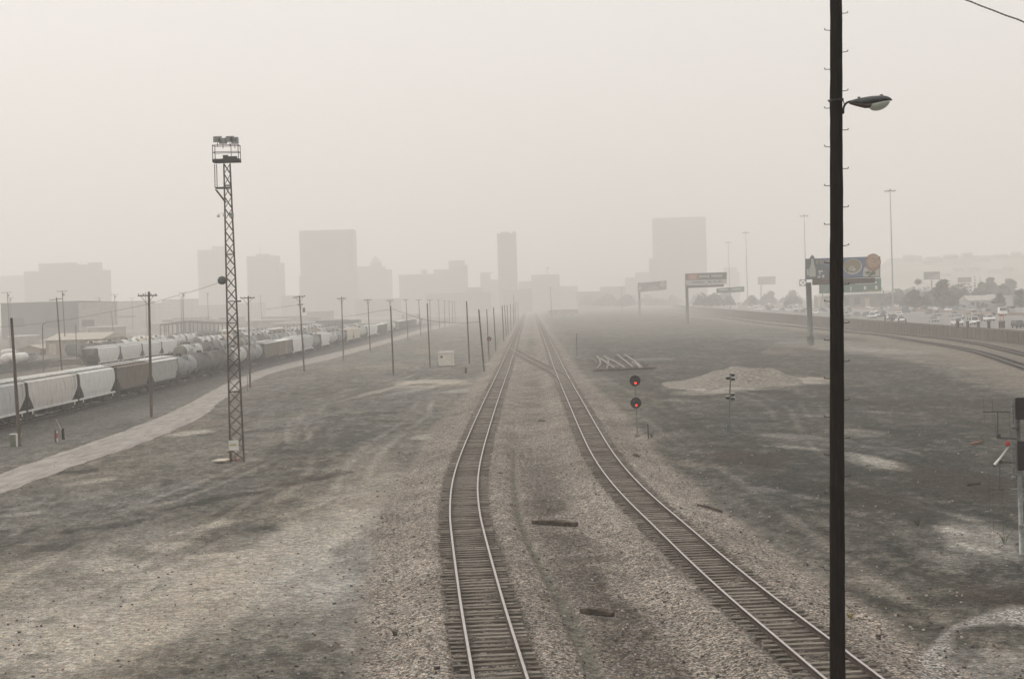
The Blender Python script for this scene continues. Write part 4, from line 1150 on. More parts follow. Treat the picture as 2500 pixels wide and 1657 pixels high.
pole('thick dark bare pole beyond the white relay cabinet', (1139,735), (1146,888), .17)
pole('leaning dark bare pole closest to the main track', (1168.8,755), (1182,906.8), .17)
pole('bare grey pole rising directly behind the single red signal', (1188.4,754.7), (1193,866), .14, mat_=M_woodg)
pole('bare dark pole just past the single red signal', (1204.7,750), (1210.7,856.7), .16, mat_=M_woodg)
pole('thick bare pole where the line of poles begins to close up', (1226,746), (1230,833.7), .2)
for i, (a, b_) in enumerate([((1231.6,745),(1236.6,823.7)),((1238,744.7),(1240.9,818)),((1246,741.8),(1248,809)),((1252.4,742),(1254,800)),((1258,737.5),(1260,795)),((1264,737.5),(1266,790)),((1254,720),(1256,790))]):
    pole('faint bare pole, %s after the thick one in the closing line beside the main track' % nth(i), a, b_, .17, mat_=M_woodg)
pole('faint tall post alone in the dust beyond the crossover', (1344,701), (1347,777), .22, [(1340,1348,703,703)], brace=False, mat_=M_woodg)
pole('faint slim pole near the most distant billboard', (1517.5,700), (1519,765), .25, mat_=M_woodg)
pole('thin grey post standing behind the rail stack towards the tracks', (1407,814), (1409,870), .10, mat_=M_woodg)
# curved-top lamp pole in the lot
b = G(106.6, 908); rt = thing('yard_lamp', 'slim pole with a bent top in the lot before the beige warehouse', 'lamp post', b)
t = P(103.6, 800, b.y)-b; t2 = P(104.5, 793, b.y)-b; t3 = P(108, 789.5, b.y)-b
MB().tube([(0,0,0), t, t2, t3], [.12,.10,.09,.08], 8).build('lamp_post', M_wood, rt, True)
MB().cbox(t3+Vector((.2,0,0)), (.5,.2,.12)).build('lamp_head', M_gsteel, rt)
# thin twin post beside the crossarm pole near the tower
b = G(604.8, 955); tag(MB().cyl((0,0,0), P(603.5,915,b.y)-b, .04, .03, 6).build('marker_post', M_woodg, loc=b), 'very thin post beside the brown crossarm pole near the floodlight tower', 'post')

def wire(label, pts, r=.02):
    mb = MB(); q = []
    for i in range(len(pts)-1):
        (x0,y0,d0),(x1,y1,d1) = pts[i], pts[i+1]
        for k in range(6):
            f_ = k/6; q.append(P(x0+(x1-x0)*f_, y0+(y1-y0)*f_, d0+(d1-d0)*f_))
    q.append(P(*pts[-1]))
    mb.tube(q, r, 5); tag(mb.build('overhead_wire', M_wire), label, 'wire', 'wires strung over the yard')
wire('long sagging wire running from the floodlight tower across the yard lot', [(541,688,104),(490,705,110),(440,719,116),(355,744,126),(300,755,133),(240,767,140),(180,778,148),(100,789,158),(40,796,165),(-40,799,175)], .014)
wire('wire running from the tilted-arm pole back over the tank wagons', [(738,743,229),(700,748,215),(650,755,200)], .02)
wire('wire reaching a dark bare pole over the far part of the train', [(837,774,300),(880,768,280),(920,760,262),(952,755,248)], .03)
wire('drooping wire strung from the dark bare pole to the leaning pole beside the main track', [(958,754,245),(972,759,244),(987,764,243),(1015,774,242),(1043,782,241),(1075,786,240),(1104,787.5,239),(1140,787.5,238),(1171,786,237)], .03)

# ------------------------------------------------------------------ railway signals
def disc_head(root, c, r, lit, tilt=(0,0)):
    a = MB(); a.lathe([(r*.05,.10),(r*.96,.10),(r,.05),(r,-.02),(r*.96,-.03),(r*.05,-.03)], 36, 0, 'Y', c)
    bo = a.build('signal_disc', M_signal, root, False)
    MB().lathe([(.22,.12),(.24,.14),(.22,.48),(.12,.55)], 14, 0, 'Y', c).build('signal_housing', M_gsteel, bo)
    for q, (dx, dz) in enumerate(((-.12,.12),(.14,.14),(0.03,-.17))):
        cc = c+Vector((dx*r/.4, -.04, dz*r/.4)); on = q == 2
        MB().lathe([(.02,-.03),(.085,-.02),(.10,.02)], 16, 0, 'Y', cc).build('signal_lens', M_red if (on and lit) else M_glass, bo)
        hd = MB(); n = 9
        for k in range(n):
            a0, a1 = R(10+160*k/n), R(10+160*(k+1)/n)
            p = [cc+Vector((.12*math.cos(z_), yy3, .12*math.sin(z_))) for z_, yy3 in ((a0,0),(a1,0),(a1,-.22),(a0,-.22))]
            hd.add(p, [(0,1,2,3)])
        hd.build('signal_hood', M_signal, bo)
b = G(1556, 1066); sg = thing('railway_signal', 'twin-disc railway signal showing two red lights above the second track', 'railway signal', b, group='railway signals')
for px, py in ((1550.3,929),(1552.4,983.3)): disc_head(sg, P(px, py, b.y-.35)-b, 13.4/kpm(b.y), True)
MB().cyl((0,0,0), P(1550,915,b.y)-b, .04, .035, 10).build('mast', M_gpaint, sg)
mb = MB(); mb.cbox((0,0,.1), (.4,.4,.2)); mb.build('mast_base', mat('dusty_concrete', (0.21,0.18,0.15), 0.9, 0.25, 2), sg)
mb = MB(); t1 = P(1551,930,b.y)-b; mb.bar(t1+Vector((0,.05,0)), t1+Vector((0,.35,0)), .06); t1 = P(1553,983,b.y)-b; mb.bar(t1+Vector((0,.05,0)), t1+Vector((0,.35,0)), .06); mb.build('head_bracket', M_gpaint, sg)
b = G(1194.5, 881); sg = thing('railway_signal', 'single-disc railway signal with one red light beside the main track', 'railway signal', b, group='railway signals')
disc_head(sg, P(1194.3,827.3,b.y-.3)-b, 5.6/kpm(b.y), True)
MB().cyl((0,0,0), P(1193.5,822,b.y)-b, .09, .08, 8).build('mast', M_gpaint, sg)
MB().cbox((0,0,.25), (.6,.6,.5)).build('mast_base', M_conc, sg)
# side-on signal of the next line
b = G(1779, 1055); sg = thing('railway_signal', 'thin grey side-on signal mast with hooded lamps in front of the gravel mound', 'railway signal', b, group='railway signals')
MB().tube([(0,0,0), P(1783.5,910,b.y)-b], [.08,.05], 8).build('mast', M_gpaint, sg)
MB().cbox((0,0,.3), (.35,.35,.6)).build('mast_base', M_gpaint, sg)
for (cx_, cy_) in ((1782.5,922),(1782,970)):
    c = P(cx_, cy_, b.y)-b
    hd = MB(); hd.cbox(c, (.06,.6,.62)); hb = hd.build('signal_disc', M_gpaint, sg)
    for dx, dz in ((.18,.22),(.19,-.12),(-.2,-.02)):
        cc = c+Vector((dx, 0, dz))
        q = MB(); q.cyl(cc+Vector((-.12,0,.0)), cc+Vector((.18,0,0)), .12, n=10); q.cbox(cc+Vector((.06,0,.13)), (.32,.26,.03), m=1)
        q.build('signal_hood', [M_signal, M_white], hb)
# small whistle post next to the twin signal
b = G(1583, 1071); tag(MB().tube([(0,0,0), (-.01,0,1.22)], [.05,.045], 8).build('marker_post', M_railside, loc=b), 'short rusty steel stub post next to the twin-disc signal', 'post')

# signal structure at the edge: mast with black backboards, antennas, ladder
b = G(2494.5, 1353); fd = b.y
sg = thing('signal_mast', 'galvanised signal mast with black backboards, antennas and a ladder at the picture edge', 'signal mast', b)
def q_(px, py, dy=0): return P(px, py, fd+dy)-b
MB().tube([(0,0,0), q_(2484.5,979)], [.10,.085], 12).build('mast', M_gsteel, sg, True)
MB().cyl(q_(2484.5,979.5), q_(2484.5,977), .10, n=12).build('mast_cap', M_white, sg)
mb = MB(); mb.cbox(q_(2497,996,-.2), (.62,.08,.92)); mb.build('backboard', M_signal, sg)
mb = MB(); mb.cbox(q_(2497,969,-.2), (.64,.14,.05)); mb.build('backboard_rim', M_gsteel, sg)
mb = MB(); mb.cbox(q_(2503,1112,-.2), (.62,.08,1.2)); mb.build('backboard', M_signal, sg)
for (ya, yb_) in ((970,1040),(1078,1160)):
    mb = MB(); n = 9
    mb.tube([q_(2471,ya), q_(2474,yb_)], .03, 6); mb.tube([q_(2479,ya+3), q_(2480,yb_)], .03, 6)
    for k in range(n):
        y_ = ya+(yb_-ya)*(k+.5)/n
        mb.bar(q_(2469,y_), q_(2483,y_+1.5), .035)
    mb.build('ladder', M_gsteel, sg)
for (x_, y_) in ((2474,1047),(2475,1170)):
    mb = MB(); mb.lathe([(.03,0),(.09,.02),(.10,.12),(.05,.15)], 10, 0, 'Z', q_(x_, y_)); mb.bar(q_(x_,y_), q_(2486,y_+4), .03); mb.build('lamp_fitting', M_gsteel, sg, True)
def yagi(y_, x0, x1, xv, yb_, elems, xm0, xm1, ym):
    mb = MB(); mb.bar(q_(x0,y_), q_(x1,y_+1), .028)
    for e, up_, dn in elems: mb.tube([q_(e, y_-up_), q_(e+3, y_+dn)], .006, 5)
    mb.bar(q_(xv,y_), q_(xv,yb_), .03); mb.bar(q_(xm0,ym), q_(xm1,ym+3), .045)
    mb.cbox(q_(xv+2,yb_-3), (.14,.08,.12))
    mb.build('antenna', M_dsteel, sg)
yagi(1004.5, 2399, 2466, 2436, 1066, [(2401,32,30),(2422,34,32),(2428,0,60),(2464,0,66)], 2433, 2492, 1068.5)
yagi(1194, 2412, 2452, 2441, 1130, [(2414,60,120),(2424,4,150),(2448,4,140)], 2430, 2478, 1126)
mb = MB(); mb.bar(q_(2468,1194.5), q_(2496,1193), .06); mb.bar(q_(2484,1098), q_(2496,1096), .05); mb.bar(q_(2485,1220), q_(2498,1190), .04); mb.build('bracket', M_gsteel, sg)
mb = MB(); mb.tube([q_(2496,1280), q_(2497,1300)], .16, 10); mb.build('junction_box', M_gsteel, sg)
c = P(2459.5,1088,fd-.5)-b
mb = MB(); mb.lathe([(.09,0),(.10,.02),(.095,.14),(.06,.19),(.02,.20)], 14, 0, 'Z', c); mb.build('red_beacon', mat('dull_red_paint', (0.30,0.035,0.028), 0.7, 0.25, 8), sg, True)
mb = MB(); mb.tube([q_(2464,1089,-.5), q_(2443,1116,-.5), q_(2427,1135,-.5)], [.028,.040,.055], 10); mb.build('white_tube', M_white, sg, True)
MB().tube([q_(2427.5,1134.5,-.5), q_(2426,1137,-.5)], .062, 10).build('tube_cap', M_signal, sg, True)
# items at the foot
c = G(2452,1330); tag(MB().tube([(-.25,0,.05),(-.1,.02,.22),(.0,0,.06),(.9,.1,.05)], .03, 6).build('pipe_scrap', M_gsteel, loc=c), 'bit of pale pipe lying beside the foot of the antenna mast', 'scrap')

# ------------------------------------------------------------------ relay cabinet etc.
b = G(1090, 894); kk = kpm(b.y)
cb = thing('relay_cabinet', 'white relay cabinet with a round vent and small lamp beyond the open yard', 'cabinet', b, R(-4))
M_cab = mat('cabinet_white', (0.66,0.62,0.55), 0.7, 0.1, 1.2, (0.55,0.5,0.42))
MB().box(-1.32,1.32,-1.0,1.0,.12,2.45).build('cabinet_wall', M_cab, cb)
mb = MB(); mb.box(-1.42,1.42,-1.1,1.1,2.45,2.6); mb.box(-1.3,1.3,-1.0,1.0,2.6,2.68); mb.build('cabinet_roof', M_white, cb)
MB().lathe([(.02,-.03),(.22,-.03),(.24,.02)], 14, 0, 'Y', (-.72,-1.02,1.75)).build('vent', M_dsteel, cb)
mb = MB(); mb.box(-.25,.95,-1.03,-1.0,.2,2.3); mb.build('door', M_cab, cb)
mb = MB(); mb.lathe([(.03,-.1),(.14,-.08),(.1,.1)], 10, 0, 'Z', (.6,-1.2,2.05)); mb.build('lamp', M_white, cb)
mb = MB(); 
for x in (-1.1,1.1): mb.box(x-.15,x+.15,-.9,.9,0,.12)
mb.build('foot', M_dsteel, cb)
b = G(1071, 893.5); tag(MB().cbox((0,0,.28),(.3,.3,.56)).cbox((0,0,.59),(.36,.36,.06)).build('junction_box', M_dsteel, loc=b), 'small dark box at the corner of the white relay cabinet', 'box')
b = G(1137.5, 911); tag(MB().cbox((0,0,.42),(.36,.36,.84)).cbox((0,0,.87),(.42,.42,.06)).build('junction_box', M_dsteel, loc=b), 'short dark cabinet post standing between the relay cabinet and leaning pole', 'box')
# green cabinet, marker posts
b = G(35, 1090); gc = thing('meter_cabinet', 'green cabinet with a white edge beside the bare pole at the corner', 'cabinet', b)
MB().box(-.28,.24,-.2,.2,.05,1.05).build('cabinet_wall', mat('faded_green_paint', (0.13,0.145,0.10), 0.8, 0.25, 4), gc)
MB().box(.24,.31,-.22,.22,.0,1.12).box(-.3,.24,-.22,.22,1.05,1.12).build('frame', M_white, gc)
b = G(18, 1089.5); tag(MB().cbox((0,0,.05),(1.5,.12,.1), R(4)).build('kerb_beam', M_conc, loc=b), 'thin pale beam lying on the gravel at the green cabinet', 'beam')
b = G(51.5, 1086.5); g1 = thing('marker_post', 'red and white marker post touching the bare pole by the green cabinet', 'post', b, group='red and white marker posts')
MB().cyl((0,0,0),(0,0,1.05),.05,n=8).build('post_shaft', M_white, g1); MB().cyl((0,0,.30),(0,0,.68),.056,n=8).build('red_band', M_redp, g1)
b = G(136.5, 1079.5); g1 = thing('marker_post', 'dark red post with a red and white marker flag, on the gravel by the train', 'post', b, group='red and white marker posts')
MB().box(-.08,.06,-.08,.08,0,1.08).build('post_shaft', mat('rust_red', (0.12,0.04,0.03), .8, .3, 5), g1)
MB().box(.08,.2,-.04,.0,.05,.98).build('marker_plate', M_white, g1); MB().box(.075,.205,-.05,-.04,.38,.82).build('red_band', M_redp, g1)
b = G(154.5, 1072.5); tag(MB().prism([(-.11,-.08,0),(.13,-.08,0),(.08,-.08,1.0),(-.10,-.08,1.0)], (0,.16,0)).build('timber_post', M_creo, loc=b), 'short dark timber post beside the red marker post', 'post')
b = G(163, 1071); tag(MB().tube([(.05,-.3,0), P(136,1022,b.y+.2)-b], .035, 6).build('leaning_stick', M_cream, loc=b), 'long pale stick leaning over the short timber post', 'stick')

# ------------------------------------------------------------------ stacked track panels, mounds, timbers, weeds
pr0 = G(1505, 902)
pn = thing('rail_stack', 'pile of bent pale rails laid over dark timbers in the middle of the yard', 'rail pile', pr0)
def gz(px, py, z): return G(px, py, z)-pr0
RL = [[(1457.5,869),(1464.4,876.8),(1466,887.5),(1456.8,899)],[(1476,868.3),(1484.3,875),(1486.6,886),(1481,899.7)],[(1466,875),(1481,884.4),(1501,898)],[(1484,874.5),(1505.8,884.4),(1525.7,897.4)],
      [(1507,864.5),(1525.7,879.8),(1544.8,895)],[(1525.7,865.3),(1550,880.6),(1568.5,896.7)],[(1543,884),(1556,888),(1563,898)]]
for pl in RL:
    mb = MB(); mb.tube([gz(x, y, .55) for x, y in pl], .13, 6); mb.build('bent_rail', M_brail, pn)
for pl in ([(1444,874),(1453,880),(1458,887)],[(1500,873),(1530,872),(1545,870)],[(1478,880),(1496,890),(1512,897)],[(1512,872),(1530,886),(1540,893)],[(1552,897),(1575,884),(1577,890)],[(1585,892),(1600,897)]):
    MB().tube([gz(x, y, .25) for x, y in pl], .14, 5).build('timber', M_tie, pn)
MB().tube([gz(1448,903.5,.2), gz(1505.8,902.5,.25), gz(1533,901,.2), gz(1594,898,.15)], .17, 6).build('edge_beam', M_steel, pn)
def mound(label, cx_, cy_, rx, ry, h, ma, seed, name='gravel_mound'):
    n, m_ = 48, 30; vs = []
    for i in range(n):
        for j in range(m_):
            u, v = -1+2*i/(n-1), -1+2*j/(m_-1)
            r_ = (abs(u)**2.2+abs(v)**2.2)**(1/2.2)
            x, y = u*rx, v*ry
            nz = float(fbm(np.array([x*.35+seed]), np.array([y*.35]), seed, 4)[0])
            nb2 = float(vnoise(np.array([x*.42+seed*3]), np.array([y*.2]), seed+5)[0])
            e = max(0, 1-r_*(0.8+0.45*nz))
            z = h*min(1, e*2.0)**0.95*(0.45+0.55*nb2+0.9*(nz-.5))+0.22*(nz-.5)
            vs.append((x, y, z-0.05 if r_ < 1 else -0.08))
    mb = MB(); mb.add(vs, [(i*m_+j, (i+1)*m_+j, (i+1)*m_+j+1, i*m_+j+1) for i in range(n-1) for j in range(m_-1)])
    o = mb.build(name, ma, None, True, (cx_, cy_, 0)); return tag(o, label, 'mound', 'heaps of gravel')
M_md = mat('pale_gravel', (0.205,0.188,0.162), 0.95, 0.45, 2.6, (0.155,0.14,0.12), bump=1.0, spec=.05)
M_md2 = mat('dark_gravel', (0.10,0.088,0.072), 0.95, 0.35, 1.5, bump=0.5)
c = G(1830, 937); mound('long pale gravel mound beyond the side-on signal mast', c.x, c.y+6, 8.0, 12, 1.7, M_md, 4)
c = G(1735, 940); mound('low pale gravel tail of the mound on the side of the twin signal', c.x, c.y+3, 6.5, 10, .55, M_md, 9)
c = G(1913, 862); mound('small dark gravel heap in front of the large food billboard', c.x, c.y+4, 3.6, 9, 1.0, M_md2, 14)
def plank(label, p0, p1, wd, th, ma=M_creo, z=.08, name='timber_plank'):
    a, b_ = G(*p0, z), G(*p1, z); c = (a+b_)/2; d = b_-a
    mb = MB(); rz = math.atan2(d.y, d.x); L_ = d.length
    ns = 8
    M3 = Matrix.Rotation(rz, 3, 'Z'); vs = []
    for i in range(ns+1):
        f_ = i/ns; x = (f_-.5)*L_; wv = wd*(1-.35*abs(f_-.45)**2*4)*(.9+.2*rr.random()); zb = .04*math.sin(f_*3)
        for (yy4, zz) in ((-.5,0),(.5,0),(.5,1),(-.5,1)): vs.append(M3 @ Vector((x, yy4*wv, zz*th*(.8+.3*rr.random())+zb)))
    fs = [(i*4+k, i*4+(k+1)%4, (i+1)*4+(k+1)%4, (i+1)*4+k) for i in range(ns) for k in range(4)]+[(3,2,1,0),(ns*4,ns*4+1,ns*4+2,ns*4+3)]
    mb.add(vs, fs)
    return tag(mb.build(name, ma, None, False, (c.x, c.y, 0.02)), label, 'timber', 'old sleepers and timbers on the ground')
M_old = mat('old_sleeper_wood', (0.045,0.032,0.022), 0.95, 0.5, 3, (0.085,0.065,0.045), bump=0.6)
plank('longest dark sleeper lying on the gravel between the two main tracks', D(1231,1206), D(1334,1212), .34, .17, M_old)
plank('shorter brown sleeper on the dark ground between the tracks near the camera', D(1344,1410), D(1418,1419), .26, .15, M_old)
plank('splintered dark timber lying on the ballast edge outside the main track', D(962,1302), D(1004,1302), .22, .2, M_old)
plank('thin brown pole lying on the ballast outside the second track', D(1612,1165), D(1668,1181), .12, .1, M_old)
plank('small dark timber bit beside the second track past the twin signal', D(1464,1057), D(1476,1060), .25, .3, M_old)
plank('tiny dark chip on the gravel behind the longest sleeper', D(1244,972), D(1260,972), .2, .1, M_old)
plank('small timber end at the ballast edge close to the climbing pole foot', D(2048,1543), D(2062,1549), .3, .25, M_old)
plank('reddish board lying in the dark yard by the antenna mast', D(2244,1025), D(2268,1020), .3, .1, mat('reddish_board', (0.2,0.09,0.06), .9, .3, 4))
plank('thin dark branch lying on bare ground before the antenna mast', D(2235,1120), D(2265,1117), .14, .1, M_old)
# weeds: small dry tufts
M_weed = mat('dry_weed', (0.11,0.10,0.065), 0.95, 0.3, 3, (0.07,0.075,0.05))
def weed(label, px, py, h, n=26, ma=M_weed):
    b = G(px, py); mb = MB(); r2 = random.Random(int(px))
    for k in range(n):
        a = r2.uniform(0, 6.28); l = h*r2.uniform(.5,1); o_ = Vector((math.cos(a), math.sin(a), 0))
        mb.tube([o_*.05, o_*l*.3+Vector((0,0,l*.55)), o_*l*.55+Vector((0,0,l))], [.012,.009,.004], 3)
    tag(mb.build('weed_tuft', ma, loc=b), label, 'weed', 'dry weeds on the yard')
weed('dark dry weed alone on the bare ground behind the climbing pole', 2240, 1284, .55)
weed('wiry brown weed at the foot of the antenna mast', 2452, 1326, .45)
weed('low brown weed beside the splintered timber outside the main track', 965, 1553, .35)
weed('dry weed on the ballast edge near the bottom of the picture beside the main track', 1000, 1560, .3)
weed('low brown bush beside the short stub post at the twin signal', 1590, 1068, .5, 40)
weed('yellowish weed at the ballast edge just behind the climbing pole', 2075, 1512, .3, 30, mat('yellow_weed', (0.25,0.22,0.05), .95, .3, 3))
# loose stones and debris scattered over the near yard
mb = MB(); r3 = random.Random(21)
for k in range(9500):
    y = 36+ (r3.random()**1.6)*110; x = r3.uniform(-.42, .42)*y
    dl_, dr_ = abs(x-np.interp(y, CL[0], CL[1])), abs(x-np.interp(y, CR[0], CR[1]))
    if min(dl_, dr_) < 1.6: continue
    nearb = min(dl_, dr_) < 6
    if not nearb and r3.random() < .55: continue
    s = r3.uniform(.03,.07)*(1.6 if nearb and r3.random() < .08 else 1)
    if not nearb and r3.random() < .2: continue
    z = .33*(1-float(sstep(1.75,3.3,np.array(min(dl_,dr_)))))
    mb.cbox((x,y,z+s*.3), (s*r3.uniform(.8,1.6), s, s*r3.uniform(.5,.9)), r3.uniform(0,3.1), rx=r3.uniform(-.5,.5), m=r3.choice((0,1,2,2) if nearb else (0,1,2,2,2)))
tag(mb.build('loose_stones', [mat('stone_pale', (0.38,0.34,0.30), .9, .2, 9), mat('stone_dark', (0.05,0.042,0.036), .9, .3, 9), mat('stone_brown', (0.13,0.10,0.08), .9, .3, 9)]), kind='stuff')

# ------------------------------------------------------------------ billboards and signs
def board(label, pole_b, pole_t, pw, face, art, catwalk=None, lift=0.0, name='billboard', group='billboards along the freeway', dist=None, thick=.5, ma=None, pole_mat=None):
    """face: photo corners (x0, x1, ytop0, ytop1, ybot0, ybot1)"""
    if dist is None: b = G(*pole_b, lift)
    else: b = P(pole_b[0], pole_b[1], dist); 
    d = b.y; k = kpm(d)
    root = thing(name, label, 'billboard', b, group=group)
    top = P(*pole_t, d)-b
    x0,x1,t0,t1,b0,b1_ = face
    A, B_, Cc, Dd = [P(px, py, d)-b for px, py in ((x0,b0),(x1,b1_),(x1,t1),(x0,t0))]
    if pw: MB().tube([(0,0,0), top], [pw/2, pw/2*.95], 14).build('sign_post', pole_mat or M_gpaint, root, True)
    fr = MB(); fo = Vector((0,-.7,0)) if pw else Vector((0,-.1,0))
    fr.prism([A+fo, B_+fo, Cc+fo, Dd+fo], (0, thick, 0)); fr.build('panel', ma or M_gpaint, root)
    ux = (B_-A); uz = (Dd-A)
    def at(u, v, off=0.0): return A + ux*u + uz*v + fo + Vector((0, -.02-off, 0))
    for nm_, mt, shape, off in art:
        mb = MB()
        if shape[0] == 'rect': 
            _, u0, u1, v0, v1 = shape; q = [at(u0,v0,off), at(u1,v0,off), at(u1,v1,off), at(u0,v1,off)]; mb.prism(q, (0,-.012,0))
        elif shape[0] == 'ell':
            _, u, v, ru_, rv = shape; q = [at(u+ru_*math.cos(a), v+rv*math.sin(a), off) for a in [2*math.pi*i/28 for i in range(28)]]; mb.prism(q, (0,-.012,0))
        elif shape[0] == 'poly':
            q = [at(u, v, off) for u, v in shape[1]]; mb.prism(q, (0,-.012,0))
        elif shape[0] == 'bits':
            _, lst = shape
            for bi, (u0,u1,v0,v1) in enumerate(lst): o_ = off+bi*.004; mb.prism([at(u0,v0,o_), at(u1,v0,o_), at(u1,v1,o_), at(u0,v1,o_)], (0,-.012,0))
        mb.build(nm_, mt, root)
    if catwalk:
        x0,x1,t0,t1,b0,b1_ = catwalk
        q = [P(px, py, d)-b+Vector((0,-1.4,0)) for px, py in ((x0,b0),(x1,b1_),(x1,t1),(x0,t0))]
        MB().prism(q, (0, 1.4, 0)).build('catwalk', mat('catwalk_brown', (0.10,0.075,0.06), .85, .25, 1.5), root)
    return root
cm = {}
def cl(name, c):
    if name not in cm: cm[name] = mat('print_'+name, c, 0.6, 0.12, 1.2)
    return cm[name]
blue, navy, dish, food, food2, pale_, green_, grn2 = cl('blue',(0.13,0.17,0.27)), cl('slate',(0.10,0.125,0.13)), cl('plate',(0.50,0.49,0.46)), cl('stew',(0.27,0.23,0.15)), cl('shrimp',(0.36,0.20,0.14)), cl('pale',(0.45,0.45,0.40)), cl('leaf',(0.12,0.16,0.07)), cl('teal',(0.08,0.13,0.11))
r4 = random.Random(5)
def spots(u, v, ru_, rv, n, s):
    o = []
    for _ in range(n):
        a = r4.uniform(0, 6.28); q = math.sqrt(r4.random())*.85
        x, y = u+ru_*q*math.cos(a), v+rv*q*math.sin(a); w_ = s*r4.uniform(.5,1)
        o.append((x-w_*.3, x+w_*.3, y-w_, y+w_))
    return o
art = [('backdrop', blue, ('rect', 0,1,0,1), 0), ('artwork', navy, ('poly', [(0,0),(.34,0),(.30,.55),(.10,1),(0,1)]), .02),
 ('bottle', pale_, ('poly', [(.045,.12),(.135,.12),(.135,.5),(.115,.7),(.105,1.0),(.075,1.0),(.07,.7),(.048,.5)]), .04), ('bottle_cap', navy, ('poly', [(.055,1.0),(.12,1.0),(.115,1.07),(.088,1.19),(.06,1.07)]), .05),
 ('artwork', dish, ('bits', [(.02,.04,.2,.5),(.16,.20,.05,.16),(.22,.25,.06,.2),(.18,.2,.22,.3),(.17,.23,.33,.42)]), .05), ('lettering', food, ('bits', [(.14,.17,.72,.93),(.19,.22,.72,.92),(.24,.27,.73,.9),(.29,.33,.7,.92)]), .05),
 ('plate', dish, ('ell', .63,.55,.125,.38), .03), ('dish_food', food, ('ell', .625,.58,.115,.33), .05), ('dish_bits', pale_, ('bits', spots(.61,.42,.06,.15,16,.05)), .07), ('dish_leaf', green_, ('bits', spots(.56,.35,.03,.08,6,.05)), .075),
 ('wine_glass', dish, ('poly', [(.77,.04),(.99,.04),(.99,.45),(.84,.38),(.80,.52),(.775,.45),(.765,.2)]), .03), ('salad', green_, ('bits', spots(.87,.2,.07,.14,22,.05)), .05),
 ('cutout_food', food2, ('ell', .90,.72,.107,.42), .06), ('shrimp_bits', cl('shrimp_pale',(0.47,0.34,0.25)), ('bits', spots(.90,.76,.09,.33,38,.085)), .10), ('artwork', cl('dark_edge',(0.06,0.065,0.06)), ('rect', .0,1,0,.05), .03)]
bb = board('large billboard of seafood plates with a bottle cut-out, on a thick grey post', (1979,843), (1974,690), 1.18, (1965,2147,632,626,682.5,676.5), art, (1983,2132,682,678,696,691))
mb = MB(); d_ = G(1979,843).y; bq = bb.location
fq = [P(x,y,d_)-bq for x,y in ((1952.5,697),(1968,697),(1968,683),(1952.5,683))]
for i in range(4): mb.bar(fq[i], fq[(i+1)%4], .10)
mb.bar(fq[0], fq[2], .08); mb.bar(fq[1], fq[3], .08); mb.bar(P(1960,697,d_)-bq, P(1978,698,d_)-bq, .1); mb.build('service_ladder_frame', M_gpaint, bb)
MB().tube([(0,0,0),(0,0,2.0)], .78, 14).build('post_base', M_gpaint, bb, True)
# board with dark banner and pale strip
art = [('banner', cl('dark_green',(0.085,0.10,0.085)), ('rect',0,1,.42,1), 0), ('logo', cl('dull_red',(0.42,0.17,0.13)), ('rect',.06,.29,.45,.95), .03), ('logo_stripe', cl('peach',(0.45,0.33,0.26)), ('bits',[(.10,.26,.80,.88),(.12,.25,.62,.74),(.10,.26,.50,.56)]), .05),
 ('lettering', pale_, ('bits', [(.33+.036*i, .358+.036*i, .60+.01*(i%3), .82-.01*(i%2)) for i in range(7)]+[(.63+.034*i, .656+.034*i, .62, .83) for i in range(8)]), .04),
 ('strip', cl('strip_pale',(0.44,0.44,0.40)), ('rect',0.01,1,0.0,.42), .01), ('strip_lettering', navy, ('bits', [(.17+.03*i,.193+.03*i,.16,.26) for i in range(10)]+[(.55,.62,.15,.28),(.68,.73,.16,.28),(.78,.88,.17,.26)]), .04)]
board('two-tier billboard with a dark lettered banner and small red logo over a pale strip', (1679,791), (1676.5,693), 1.3, (1672.5,1773.5,668,664.5,696,693), art, (1676,1766,697,694,703,700))
art = [('backdrop', cl('grey_photo',(0.16,0.16,0.145)), ('rect',0,1,0,1), 0), ('artwork', cl('sand',(0.30,0.27,0.2)), ('poly',[(.2,.05),(.45,.55),(.62,.6),(.72,.35),(.66,.05)]), .03), ('emblem_ring', pale_, ('ell',.86,.62,.085,.26), .03), ('emblem', navy, ('ell',.865,.62,.03,.12), .05), ('artwork_corner', pale_, ('poly',[(.02,.3),(.08,.75),(.13,.3)]), .03)]
board('distant grey billboard with a round emblem at one end, farther along than the two-tier one', (1562,773), (1560,690), 1.4, (1557,1627,691,687,713,707), art, None)
board('faint pale green billboard standing high in the dust past the two-tier billboard', (1858,735), (1858,690), 1.2, (1850,1893,676,674.5,695,694), [('backdrop', cl('faint',(0.22,0.23,0.2)), ('rect',0,1,0,1), 0)], None, dist=1350)
board('small billboard with a slanted dark picture on a central post above the tree tops', (2275,742), (2274.5,683), .9, (2254.6,2293.6,664,663.3,683,682), [('backdrop', cl('g1',(0.13,0.15,0.135)), ('rect',0,1,0,1), 0), ('artwork', cl('g2',(0.30,0.31,0.28)), ('poly',[(.05,.1),(.55,.35),(.95,.85),(.95,.1)]), .03)], None, dist=900, lift=3)
board('reddish grey billboard with a dark walkway under it behind the trees', (2354,742), (2354,690), .7, (2337.7,2370.5,677.5,676.5,690,689.5), [('backdrop', cl('g3',(0.20,0.155,0.14)), ('rect',0,1,0,1), 0)], (2340,2367,692,691.5,695,694.5), dist=950)
